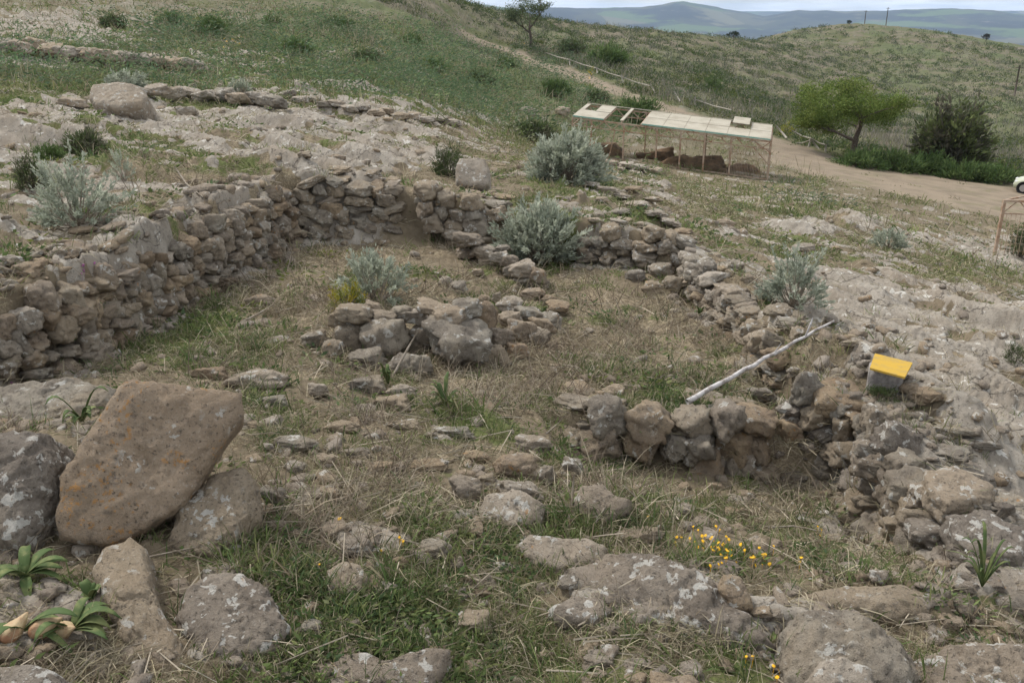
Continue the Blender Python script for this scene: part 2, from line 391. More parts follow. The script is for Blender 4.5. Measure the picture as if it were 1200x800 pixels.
R_TAN = make_rock('rock_tan', (.36,.275,.18), (.25,.185,.125), (.27,.235,.195), .3, .3)
R_BROWN = make_rock('rock_brown', (.36,.275,.195), (.27,.20,.135), (.37,.30,.225), .3, 1.05)
R_LICHEN = make_rock('rock_lichen', (.29,.25,.205), (.18,.152,.125), (.31,.25,.185), 1.15, .1, wsc=.7)
R_PALE = make_rock('rock_pale', (.42,.365,.30), (.29,.25,.20), (.34,.265,.185), .6, .2)
R_STUFF = make_rock('rock_rubble', (.35,.30,.245), (.235,.195,.155), (.34,.255,.165), .5, .1, True)
RM = {'g': R_GREY, 't': R_TAN, 'b': R_BROWN, 'l': R_LICHEN, 'p': R_PALE}

# ground
def make_ground():
    N = NT('ground_cover')
    pos = N.n('ShaderNodeNewGeometry').outputs['Position']
    rk, gr, dr, so, fa = [N.attr(k) for k in ('rock', 'green', 'dry', 'soil', 'far')]
    rc, rb = rock_color(N, pos, N.noise(.55, pos, 2), (.365,.33,.28), (.24,.212,.175), (.285,.235,.18), .42, .0, wsc=.5, crack=1)
    n8 = N.noise(9, pos, 6, .7); n30 = N.noise(38, pos, 6, .75); n2_ = N.noise(1.7, pos, 5, .6)
    soilc = N.mix(N.ramp(n8, .3, .7), (.205,.165,.115), (.13,.105,.07))
    dryc = N.mix(N.ramp(n30, .38, .66), (.15,.12,.08), (.33,.27,.185))
    grc = N.mix(N.ramp(n30, .36, .66), (.07,.085,.03), (.16,.175,.07))
    grc = N.mix(N.ramp(n2_, .45, .7), grc, (.13,.12,.055))
    c = N.mix(N.ramp(N.math('ADD', dr, N.math('MULTIPLY', N.math('SUBTRACT', n8, .5), .9)), .25, .6), soilc, dryc)
    c = N.mix(N.ramp(N.math('ADD', gr, N.math('MULTIPLY', N.math('SUBTRACT', n8, .5), 1.3)), .25, .62), c, grc)
    # packed earth of paths and the parking ground
    pth = N.mix(N.ramp(N.noise(.8, pos, 6, .65), .35, .7), (.255,.205,.15), (.185,.15,.11))
    pth = N.mix(N.math('MULTIPLY', N.ramp(n8, .5, .75), .5), pth, (.30,.255,.195))
    pth = N.mix(N.math('MULTIPLY', N.ramp(N.noise(.35, pos, 6, .7, .3), .52, .66), .55), pth, (.15,.145,.075))
    c = N.mix(N.ramp(N.math('ADD', so, N.math('MULTIPLY', N.math('SUBTRACT', N.noise(1.2, pos, 5, .7), .5), .7)), .3, .7), c, pth)
    rf = N.ramp(N.math('ADD', rk, N.math('MULTIPLY', N.math('SUBTRACT', N.noise(7, pos, 6, .7), .5), 1.1)), .38, .55)
    c = N.mix(rf, c, rc)
    # scrub slopes farther off
    m1 = N.noise(.16, pos, 6, .62, .4); m2 = N.noise(.55, pos, 6, .7); m3 = N.noise(.02, pos, 4, .55, .5)
    sc = N.mix(N.ramp(m1, .40, .60), (.11,.115,.055), (.17,.145,.105))
    sc = N.mix(N.ramp(m3, .50, .62), sc, (.11,.125,.06))
    sc = N.mix(N.math('MULTIPLY', N.ramp(m2, .48, .68), .75), sc, (.055,.065,.03))
    sc = N.mix(N.math('MULTIPLY', N.ramp(N.noise(.3, pos, 4, .6, .8), .62, .72), .6), sc, (.21,.215,.17))
    c = N.mix(N.math('MULTIPLY', fa, N.math('SUBTRACT', 1.0, so, True)), c, sc)
    bh = N.mix(rf, N.math('MULTIPLY', n30, .8), rb)
    return N.finish(c, .95, bh, .8, .02, .1)
GROUND = make_ground()
def make_hills():
    N = NT('far_hills')
    pos = N.n('ShaderNodeNewGeometry').outputs['Position']
    mp = N.n('ShaderNodeVectorMath', {0: pos, 1: (.0016, .0009, .0016)}, operation='MULTIPLY').outputs[0]
    cell = N.n('ShaderNodeTexVoronoi', {'Scale': 1.7, 'Vector': mp}, feature='F1')
    rnd = N.n('ShaderNodeSeparateColor', {0: cell.outputs['Color']}).outputs[0]
    c = N.mix(N.ramp(rnd, .2, .9), (.05,.055,.035), (.13,.125,.075))
    c = N.mix(N.ramp(N.n('ShaderNodeSeparateColor', {0: cell.outputs['Color']}).outputs[1], .62, .7), c, (.085,.12,.045))
    c = N.mix(N.ramp(N.noise(.0022, pos, 7, .65), .46, .56), c, (.028,.032,.028))
    c = N.mix(N.math('MULTIPLY', N.ramp(N.noise(.004, pos, 6, .7), .62, .68), .6), c, (.27,.24,.20))
    return N.finish(c, .95)
HILLS = make_hills()

def veg_mat(name, trans=.35, rough=.7, spec=.12):
    N = NT(name)
    c = N.attr('Col', 'Color')
    p = N.n('ShaderNodeBsdfPrincipled', {'Base Color': c, 'Roughness': rough, 'Specular IOR Level': spec})
    t = N.n('ShaderNodeBsdfTranslucent', {'Color': c})
    m = N.n('ShaderNodeMixShader', {0: trans, 1: p.outputs[0], 2: t.outputs[0]})
    N.t.links.new(m.outputs[0], N.out.inputs[0]); return N.m
VEG = veg_mat('leaves'); STRAW = veg_mat('dry_stalks', .15, .85)
def noisy(name, a, b, scale, rough=.85, bump=.4, bd=.01, metal=0., spec=.2, detail=5, lo=.4, hi=.65):
    N = NT(name); tc = N.n('ShaderNodeTexCoord').outputs['Object']
    f = N.noise(scale, tc, detail, .65)
    return N.finish(N.mix(N.ramp(f, lo, hi), a, b), rough, N.noise(scale*4, tc, 4, .7), bump, bd, spec, metal)
BARK = noisy('bark', (.075,.058,.045), (.15,.125,.10), 12)
TWIG = noisy('dry_twig', (.20,.165,.125), (.33,.29,.24), 20)
RUST = noisy('rusty_painted_steel', (.40,.31,.235), (.28,.165,.10), 3.5, .75)
PANEL = noisy('weathered_panel', (.40,.365,.29), (.31,.275,.21), 1.2, .6, .1)
PEDGE = noisy('green_panel_edge', (.22,.40,.33), (.34,.44,.38), 4, .45, .1)
CONC = noisy('concrete', (.30,.28,.26), (.19,.17,.16), 18, .9, .6)
YEL = noisy('yellow_paint', (.46,.29,.04), (.36,.25,.075), 9, .75, .3)
SWOOD = noisy('silver_wood', (.50,.48,.47), (.25,.22,.20), 14, .8, .5)
RAIL = noisy('weathered_rail', (.36,.33,.28), (.22,.20,.17), 9, .85, .4)
EARTH = noisy('dug_earth', (.20,.135,.085), (.10,.075,.05), 2.2, .95, .8, .05)

# ------------------------------------------------------------------ ground objects
def build_ground():
    V = np.stack([GX, GY, GZ], 1)
    jj, ii = np.meshgrid(np.arange(NR-1), np.arange(NA-1), indexing='ij')
    a = (jj*NA+ii).ravel(); b = a+1; c = a+NA+1; d = a+NA
    Fq = np.stack([a, d, c, b], 1)
    # close the seam behind the camera
    j = np.arange(NR-1); s = np.stack([j*NA+NA-1, (j+1)*NA+NA-1, (j+1)*NA, j*NA], 1); Fq = np.concatenate([Fq, s])
    # centre cap handled as a fan
    so = soil[Fq].mean(1); rr = RR[Fq].mean(1)
    psf = ps[Fq].mean(1); pdf = pd[Fq].mean(1); 
    isfar = rr > 620
    ispark = (so > .5) & (psf > -1.2) & ~isfar
    ispath = (so > .5) & ~ispark & (pdf < 3) & ~isfar
    rest = ~(isfar | ispark | ispath)
    at_ = {'rock': rockm, 'green': greenm, 'dry': drym, 'soil': soil, 'far': farf}
    for nm, msk, mat in (('ground', rest, GROUND), ('parking_ground', ispark, GROUND), ('dirt_path', ispath, GROUND), ('hills', isfar, HILLS)):
        f = Fq[msk]
        if not len(f): continue
        u, inv = np.unique(f, return_inverse=True); f2 = inv.reshape(f.shape)
        Vv = V[u]; fl = f2.ravel(); lt = np.full(len(f2), 4)
        aa = {k: v[u] for k, v in at_.items()}
        if nm == 'ground':
            cen = len(Vv); Vv = np.concatenate([Vv, [[0, 0, H(0.01, .25)]]]); aa = {k: np.append(v, 0) for k, v in aa.items()}
            ring = np.searchsorted(u, np.arange(NA)); nx = np.roll(ring, -1)
            tri = np.stack([np.full(NA, cen), ring, nx], 1)
            fl = np.concatenate([fl, tri.ravel()]); lt = np.concatenate([lt, np.full(NA, 3)])
        me = mesh_np(nm, Vv, fl, lt, mat, True, aa)
        link(nm, me, kind='structure')
build_ground()

# ------------------------------------------------------------------ stones
def ico(sub):
    bm = bmesh.new(); bmesh.ops.create_icosphere(bm, subdivisions=sub, radius=1)
    V = np.array([v.co[:] for v in bm.verts]); Fc = np.array([[v.index for v in f.verts] for f in bm.faces]); bm.free(); return V, Fc
ICO = {k: ico(k) for k in (2, 3, 4, 5, 6)}
def stone_arr(seed, sub=4, amp=1.0):
    rs = np.random.RandomState(seed); n, Fc = ICO[sub]
    pl = [(np.array(v, float)+rs.normal(0, .22, 3), rs.uniform(.72, .95)) for v in ((1,0,0),(-1,0,0),(0,1,0),(0,-1,0),(0,0,1),(0,0,-1))]
    for i in range(7): pl.append((rs.normal(0, 1, 3), rs.uniform(.78, 1.02)))
    acc = 0; k = 20.0
    for p, d in pl:
        p = p/np.linalg.norm(p); c = n@p
        rr = np.where(c > .05, d/np.maximum(c, .05), 20.0)
        acc = acc+np.exp(-k*np.minimum(rr, 3))
    r = -np.log(acc)/k; r = np.clip(r, .3, 1.35)
    V = n*r[:, None]
    sd = seed*17
    dsp = .20*fbm3(n, 1.3, 3, sd)+.12*fbm3(V, 3.2, 4, sd+5, .6)*amp-.07*np.clip(1-np.abs(fbm3(V, 2.2, 2, sd+9))*7, 0, 1)
    V = V*(1+dsp)[:, None]
    return V*.5/np.abs(V).max(0), Fc
STONES = [stone_arr(100+i, 4) for i in range(16)]
STONES_LO = [stone_arr(200+i, 2) for i in range(10)]
STONES_MID = [stone_arr(300+i, 3) for i in range(10)]
_sm = {}
def stone_mesh(i, m):
    if (i, m) not in _sm:
        V, Fc = STONES[i % 16]; _sm[(i, m)] = mesh_np('stone_mesh', V, Fc.ravel(), np.full(len(Fc), 3), RM[m])
    return _sm[(i, m)]
def merge(insts, name, mat):
    """insts: (V,F,matrix4) -> one mesh with a per-stone random value"""
    VV = []; FF = []; rn = []; b = 0
    for V, Fc, M in insts:
        M = np.array(M); P = V@M[:3, :3].T+M[:3, 3]
        VV.append(P); FF.append(Fc+b); b += len(V); rn.append(np.full(len(V), random.random()))
    Fa = np.concatenate(FF)
    return mesh_np(name, np.concatenate(VV), Fa.ravel(), np.full(len(Fa), 3), mat, True, {'rnd': np.concatenate(rn)})
def TRS(loc, rot, sc): return Matrix.Translation(Vector(loc)) @ Euler(rot).to_matrix().to_4x4() @ Matrix.Diagonal((sc[0], sc[1], sc[2], 1))

def loose(px, py, w, h, m, label, ang=0, name='loose_stone', cat='stone', group=None, var=None, bury=.12, parent=None, deep=None):
    """a stone whose picture centre is px,py and size w,h (pixels)"""
    foot, t = at(px, py+h*.30)
    ww = w*t/F; hh = h*t/F
    al = math.atan2(CAMZ-foot[2], foot[1])
    D = deep or min(ww*.8, hh*1.1); D = max(D, ww*.4)
    Hh = max((hh-D*math.sin(al)*.75)/math.cos(al), .42*min(ww, D))
    z = H(foot[0], foot[1])
    i = var if var is not None else random.randrange(16)
    o = bpy.data.objects.new(name, stone_mesh(i, m)); COL.objects.link(o)
    o.location = (foot[0], foot[1]+D*.15, z+Hh*.5-Hh*bury)
    o.scale = (ww*1.05, D, Hh*1.1); o.rotation_euler = (random.uniform(-.12, .12), random.uniform(-.1, .1), math.radians(ang)+random.uniform(-.12, .12))
    if parent: o.parent = parent
    else:
        o['label'] = label; o['category'] = cat
        if group: o['group'] = group
    return o

def slab(outline, lift, tilt, thick, m, label, name='boulder', cat='boulder', seed=1, sub=6, p=4.0, amp=1.0, t=None, yaw=0., bumps=1.0, flare=.10):
    fl_ = flare
    """a rock with its own outline, laid on a plane tilted by 'tilt' degrees from level towards the viewer"""
    pts = np.array(outline, float); c = pts.mean(0)
    if t is None: C0, t0 = at(c[0], c[1], lift)
    else: C0 = W_t(c[0], c[1], t)
    tl = math.radians(tilt); yw = math.radians(yaw)
    nrm = np.array([math.sin(tl)*math.sin(yw), -math.sin(tl)*math.cos(yw), math.cos(tl)])
    ex = np.cross([0, 1, 0], nrm); ex /= np.linalg.norm(ex); ey = np.cross(nrm, ex)
    P2 = []
    for q in pts:
        d = ray(*q); o0 = np.array([0, 0, CAMZ]); s = ((C0-o0)@nrm)/(d@nrm); w = o0+d*s-C0
        P2.append((w@ex, w@ey))
    P2 = np.array(P2); c2 = P2.mean(0); P2 -= c2; C0 = C0+ex*c2[0]+ey*c2[1]
    th = np.arctan2(P2[:, 1], P2[:, 0]); rd = np.hypot(P2[:, 0], P2[:, 1])
    n, Fc = ICO[sub]
    ang = np.arctan2(n[:, 1], n[:, 0])
    # star-shaped outline radius by intersecting each direction with the polygon edges
    R_ = np.full(len(n), 0.0); m_ = len(P2)
    ca_, sa_ = np.cos(ang), np.sin(ang)
    for i in range(m_):
        a = P2[i]; b = P2[(i+1) % m_]; e = b-a
        den = ca_*e[1]-sa_*e[0]; den = np.where(np.abs(den) < 1e-9, 1e-9, den)
        s = (a[0]*e[1]-a[1]*e[0])/den; u = (a[0]*sa_-a[1]*ca_)/den
        ok = (s > 0) & (u >= -.001) & (u <= 1.001); R_ = np.where(ok, np.maximum(R_, s), R_)
    R_ = np.where(R_ <= 0, rd.mean(), R_)
    rho = np.hypot(n[:, 0], n[:, 1]); ze = n[:, 2]
    k = (rho**p+np.abs(ze)**p)**(-1/p); rho = rho*k; ze = ze*k
    sz = rd.mean()
    hgt = thick*.5
    flare = 1+fl_*np.clip(-ze, 0, 1)
    V = np.stack([ca_*rho*R_*flare, sa_*rho*R_*flare, ze*hgt-hgt*.7], 1)
    nd = V/np.maximum(np.linalg.norm(V/np.array([sz, sz, hgt]), axis=1), .3)[:, None]
    fq = 1.0/sz
    d1 = fbm3(V, 1.1*fq, 4, seed*31)*.10*sz*bumps; d2 = fbm3(V, 5*fq, 5, seed*31+7, .6)*.035*sz*amp
    cr = -np.clip(1-np.abs(fbm3(V, 1.7*fq, 2, seed*31+3))*8, 0, 1)*.04*sz*bumps
    pit = -np.clip(fbm3(V, 11*fq, 3, seed*31+4)-.25, 0, 1)*.05*sz*amp
    nn = V.copy(); nn[:, 2] = ze*sz; nn /= np.maximum(np.linalg.norm(nn, axis=1), 1e-6)[:, None]
    V = V+nn*(d1+d2+cr+pit)[:, None]
    Wd = V[:, :1]*ex+V[:, 1:2]*ey+V[:, 2:3]*nrm
    me = mesh_np('boulder_mesh', Wd, Fc.ravel(), np.full(len(Fc), 3), RM[m])
    o = link(name, me, None, label, cat); o.location = C0
    return o

# hero rocks of the foreground
slab([(64,600),(70,560),(100,510),(140,452),(155,444),(220,451),(283,460),(286,490),(258,530),(230,572),(205,600),(160,628),(130,642),(68,632)], 0, 54, .36, 'b',
     'large smooth brown boulder with orange lichen, leaning up at the left foreground', t=5.15, seed=3, p=9, amp=.8, bumps=.32, yaw=20, flare=.0)
slab([(-60,505),(10,498),(52,508),(66,540),(62,580),(45,612),(22,650),(-60,660)], 0, 48, .5, 'l', 'grey pitted boulder cut by the left edge, just left of the big brown boulder', t=5.0, seed=4, p=4)
slab([(195,640),(205,600),(245,556),(285,545),(298,560),(296,600),(270,632),(240,652),(212,655)], .14, 30, .3, 'g', 'elongated grey and tan boulder lying right of the big brown boulder', seed=5)
slab([(104,665),(118,640),(150,622),(170,635),(178,680),(190,715),(214,755),(216,805),(160,810),(150,770),(125,720)], .1, 22, .3, 'g', 'long narrow grey slab pointing at the viewer in the left foreground', seed=6)
slab([(206,720),(215,685),(245,667),(285,668),(312,688),(330,712),(340,735),(318,765),(270,785),(228,778)], .12, 25, .3, 'l', 'rounded grey boulder spotted with white lichen in the left foreground', seed=7)
slab([(-50,452),(30,448),(90,446),(132,452),(128,470),(95,488),(40,500),(-50,512)], .08, 14, .3, 'g', 'flat grey rock behind the big brown boulder at the left edge', seed=8, p=3)
slab([(-60,790),(-20,778),(30,776),(70,786),(80,812),(20,830),(-60,830)], .08, 20, .3, 'l', 'low rock at the bottom left corner beside the peeled squill bulbs', seed=9, sub=5)
slab([(380,690),(383,668),(400,656),(420,660),(433,678),(425,692),(402,700)], .06, 32, .2, 'p', 'small smooth pale boulder in the grass left of the lower middle', seed=10, sub=5)
slab([(378,795),(392,768),(425,762),(440,778),(470,775),(505,758),(528,760),(520,790),(500,812),(380,815)], .05, 22, .25, 'l', 'cluster-like lichened rock at the bottom edge left of centre', seed=11, sub=5)
slab([(602,636),(618,624),(652,632),(690,630),(716,640),(712,655),(690,664),(660,672),(625,662)], .06, 18, .25, 'p', 'flat pinkish rock at the left end of the foreground ledge', seed=12, sub=5)
slab([(660,662),(700,648),(745,650),(790,658),(830,678),(868,705),(905,735),(912,755),(870,762),(800,748),(735,730),(690,705)], .05, 14, .3, 'l', 'long rugged pale rock ledge with white lichen across the lower middle', name='rock_ledge', cat='rock', seed=13, p=3, amp=1.6, bumps=1.5)
slab([(640,712),(668,698),(705,700),(722,716),(700,730),(655,728)], .04, 14, .2, 'l', 'low rock patched with white lichen below the pinkish flat rock', seed=14, sub=5)
slab([(915,735),(935,716),(985,708),(1030,722),(1062,752),(1085,790),(1060,830),(960,830),(922,790)], .14, 26, .4, 'g', 'broad rounded grey boulder pitted with black at the lower right', seed=15, p=3)
slab([(925,700),(960,688),(1015,682),(1065,688),(1104,696),(1100,715),(1060,728),(1000,718),(950,712)], .08, 12, .3, 'g', 'flat topped grey rock behind the broad pitted boulder', seed=16, p=3.5, sub=5)
slab([(948,790),(960,774),(990,770),(1022,782),(1028,812),(950,815)], .14, 25, .25, 'p', 'pale rock at the bottom edge in front of the broad pitted boulder', seed=17, sub=5)
slab([(1068,772),(1100,752),(1150,746),(1215,750),(1240,800),(1200,830),(1090,830)], .1, 18, .4, 'l', 'rugged lichened rock filling the bottom right corner', seed=18, p=3, amp=1.5)
slab([(843,690),(850,672),(868,674),(882,700),(884,714),(860,716)], .08, 45, .14, 't', 'small upright tan stone standing on the pale rock ledge', seed=19, sub=5)
slab([(672,590),(680,568),(706,566),(722,580),(742,585),(738,602),(712,612),(680,606)], .1, 35, .2, 't', 'broken tan stone with a notch below the cross wall', seed=20, sub=5)
slab([(553,612),(568,580),(600,570),(620,578),(640,590),(638,612),(600,622)], .1, 30, .25, 'p', 'grey stone on top of the little heap left of the cross wall', seed=22, sub=5)
slab([(950,455),(972,438),(1000,445),(1022,466),(1018,478),(985,476),(958,472)], .05, 15, .2, 't', 'flat tan capstone on the right wall left of the yellow board', seed=23, sub=5)
slab([(104,115),(108,102),(140,98),(170,104),(174,116),(168,128),(140,131),(112,126)], .35, 35, .8, 'p', 'long squared block lying at the upper left', name='stone_block', cat='stone block', seed=24, p=7, amp=.6, bumps=.4)
slab([(534,198),(538,186),(568,186),(574,200),(574,216),(566,221),(540,219),(534,212)], .22, 50, .4, 'p', 'squared stone block standing just behind the back wall', name='stone_block', cat='stone block', seed=25, p=7, sub=5, amp=.6, bumps=.4)

for sd_i, (ol, lb) in enumerate([([(1000,515),(1040,506),(1085,528),(1092,546),(1045,552),(1008,538)],'flat pale capstone on the lower right wall, just before the tan boulder'),
  ([(1084,550),(1120,545),(1168,570),(1162,586),(1110,592),(1086,574)],'flat lichened capstone in the middle of the lower right wall top'),
  ([(1108,602),(1160,596),(1205,622),(1198,650),(1150,652),(1118,630)],'broad capstone on the lower right wall above the leafy plant'),
  ([(1042,560),(1078,556),(1098,584),(1090,604),(1060,600)],'tilted grey stone at the inner lip of the lower right wall'),
  ([(1148,668),(1200,662),(1230,690),(1215,716),(1165,708)],'flat rock right behind the leafy plant at the right edge')]):
    slab(ol, .07, 8, .2, 'lplgp'[sd_i], lb, name='capstone', cat='stone', seed=40+sd_i, sub=5, p=5, amp=1.2)
# hand-placed loose stones: px, py, w, h, material, label, angle
LST = [
 (345,520,60,24,'g','flat grey stone half sunk in grass right of the big brown boulder',-5),
 (300,445,75,34,'p','pale two-lumped stone at the near edge of the room, behind the brown boulder',-8),
 (245,437,46,20,'t','low tan stone on the room floor left of the pale two-lumped stone',0),
 (372,458,28,22,'p','small white stone on the turf right of the pale two-lumped stone',0),
 (430,450,46,26,'g','grey stone just below the ruined middle wall, left end',-10),
 (458,472,50,26,'g','grey stone lowest of the three below the middle wall',-8),
 (470,458,36,20,'p','small pale stone tucked behind the lowest stone below the middle wall',0),
 (305,352,36,18,'t','mossy tan stone alone on the room floor near the left wall',0),
 (368,398,40,26,'g','grey stone left of the ruined middle wall',20),
 (605,412,30,26,'b','brownish stone right of the ruined middle wall',0),
 (634,382,36,26,'t','tan boulder right of the middle wall with a white spot',10),
 (592,378,18,16,'p','small pale stone behind the tan boulder by the middle wall',0),
 (608,368,24,16,'g','grey stone amid yellow moss behind the middle wall',0),
 (522,330,20,16,'p','small pale stone on the floor, left of the two stepping stones',30),
 (538,338,24,20,'p','longer pale stone on the floor below the rubble spur',40),
 (560,320,16,12,'p','pale pebble-like stone left of the rubble spur',0),
 (568,352,18,14,'t','small tan stone behind the middle wall beside the moss',0),
 (582,350,14,16,'p','narrow upright pale stone behind the middle wall',0),
 (644,352,20,13,'t','orange-tinted stone at the foot of the rubble spur',0),
 (626,345,34,18,'b','reddish flat stone at the foot of the rubble spur',0),
 (652,366,30,12,'p','pale flat stone on moss at the foot of the spur',0),
 (547,575,40,44,'t','tall tan stone left end of the heap before the cross wall',15),
 (606,545,60,40,'t','large tan stone crowning the heap before the cross wall',10),
 (624,520,50,26,'p','pale stone behind the crown of the heap',0),
 (584,606,32,20,'p','rounded pale stone at the foot of the heap',0),
 (570,562,26,20,'g','grey stone wedged in the heap',0),
 (640,560,24,30,'g','grey stone at the right flank of the heap',0),
 (380,540,30,22,'t','tan stone in dry grass left of the heap',0),
 (347,548,30,20,'p','whitish stone beside the elongated boulder',0),
 (415,530,44,16,'g','grey stone sunk in the turf above the heap',0),
 (420,640,40,28,'t','tan stone in the grass above the small smooth pale boulder',0),
 (510,643,42,30,'g','grey stone with rough top in the grass in mid foreground',0),
 (468,660,20,22,'t','small tan stone beside yellow flowers',0),
 (455,690,30,20,'p','small pale stone right of the smooth pale boulder',0),
 (555,728,52,40,'g','grey stone half hidden by green weeds at lower middle',0),
 (565,693,22,14,'t','small tan stone among green weeds',0),
 (325,615,30,16,'g','grey stone in dead grass right of the elongated boulder',0),
 (750,628,60,24,'p','pale flat stone at the near edge of the lower pit',-5),
 (693,645,26,18,'p','pale stone at the back of the rock ledge',0),
 (665,682,26,20,'g','round grey stone on the left of the rock ledge',0),
 (800,598,24,18,'p','small whitish stone on the floor of the lower pit',0),
 (905,720,30,20,'t','tan stone between the ledge and the broad boulder',0),
 (1135,750,44,16,'p','whitish stone on the rugged rock at the bottom right',0),
 (1115,728,34,22,'b','brown stone in the grass right of the flat topped rock',0),
 (1055,770,30,20,'p','pale stone right of the broad pitted boulder',0),
 (1012,490,50,34,'t','tan boulder on the right wall below the yellow board',0),
 (1085,465,40,28,'t','tan stone right of the grey concrete block',0),
 (925,507,34,34,'t','tan stone at the corner where the cross wall meets the right wall',0),
 (892,462,36,24,'g','grey stone under the white branch near the right wall',0),
 (868,492,40,30,'g','rounded grey stone behind the right end of the cross wall',0),
 (1120,505,60,20,'g','flat grey stone set in the bedrock right of the wall',-15),
 (1130,585,70,22,'p','flat whitish stone on the right wall top',-20),
 (940,292,30,12,'p','pale stone below the silver bush on the right slope',-10),
 (1020,425,26,10,'p','thin pale stone behind the yellow board',0),
 (1145,662,34,20,'g','grey stone by the white flower at the right edge',0),
 (745,323,28,18,'g','grey stone, left of the small heap by the back wall',0),
 (765,338,30,18,'g','lowest stone of the small heap by the back wall',0),
 (775,318,34,22,'p','top stone of the small heap by the back wall',0),
 (790,335,26,26,'g','right stone of the small heap by the back wall',0),
 (735,195,0,0,'p','',0),
 (200,90,20,12,'p','small pale stone right of the squared block far left',0),
 (28,62,18,9,'p','small squared pale stone on the old wall line at the upper left',0),
 (85,120,50,12,'p','long pale flat stone left of the squared block',-12),
 (700,150,0,0,'p','',0),
 (218,132,30,14,'p','pale stone in the low wall line behind the squared block',0),
 (620,132,26,12,'p','pale stone on the slope left of the steel shelter',0),
 (665,180,0,0,'p','',0),
 (660,132,20,14,'p','upright pale stone behind the big silver bush',0),
 (850,262,30,10,'p','flat pale stone on the slope below the shelter',-8),
 (940,240,34,9,'p','white streaked flat stone below the right end of the shelter',-8),
]
LST += [(318,470,40,18,'g','low grey stone at the near edge of the room left of the white stone',0),
 (400,500,44,18,'g','flat grey stone sunk in the turf below the white stone',-8),(470,498,50,16,'g','flat grey stone beneath the middle wall stones, in yellow-green moss',0),
 (530,505,56,18,'g','wide low grey stone on the turf left of the heap',-5),(500,545,50,18,'t','low tan stone amid dead grass left of the heap',0),
 (445,548,44,16,'t','half buried tan stone left of the dead grass',0),(560,535,40,20,'t','tan stone on the back left of the heap',0),
 (660,520,40,24,'g','grey stone between the heap and the cross wall',0),(690,500,40,30,'g','grey stone behind the left end of the cross wall',0),
 (670,545,34,26,'g','grey stone at the left foot of the cross wall',0),(610,575,56,34,'p','big pale stone on the near face of the heap',0),
 (545,605,36,22,'g','grey stone sunk in grass at the near foot of the heap',20),(480,590,36,14,'g','low grey stone in dead grass',0),
 (385,578,26,18,'t','small tan stone right of the elongated boulder',0),(320,580,34,28,'g','brown-grey stone touching the elongated boulder',0),
 (365,735,34,20,'g','grey stone right of the lichen spotted boulder',0),(520,690,30,16,'g','low grey stone in the weeds below the heap',0),
 (590,665,28,16,'g','grey stone left of the flat pinkish rock',0),(470,735,30,16,'t','low tan stone in the bottom grass',0),
 (700,775,40,18,'g','low grey stone in the grass at the bottom, right of centre',0),(860,600,24,14,'t','small tan stone at the right of the lower pit floor',0),
 (930,560,34,24,'g','grey stone fallen at the foot of the lower right wall',0),(1150,520,46,16,'g','flat grey stone on the bedrock near the right edge',-10),
 (1060,430,28,10,'p','small flat pale stone behind the yellow board',0),(1000,400,34,12,'p','flat pale stone on the bedrock beyond the yellow board',-8),
 (250,470,34,14,'g','low grey stone behind the top of the brown boulder',0)]
for px, py, w, h, m, lab, an in LST:
    if w: loose(px, py, w, h, m, lab, an)

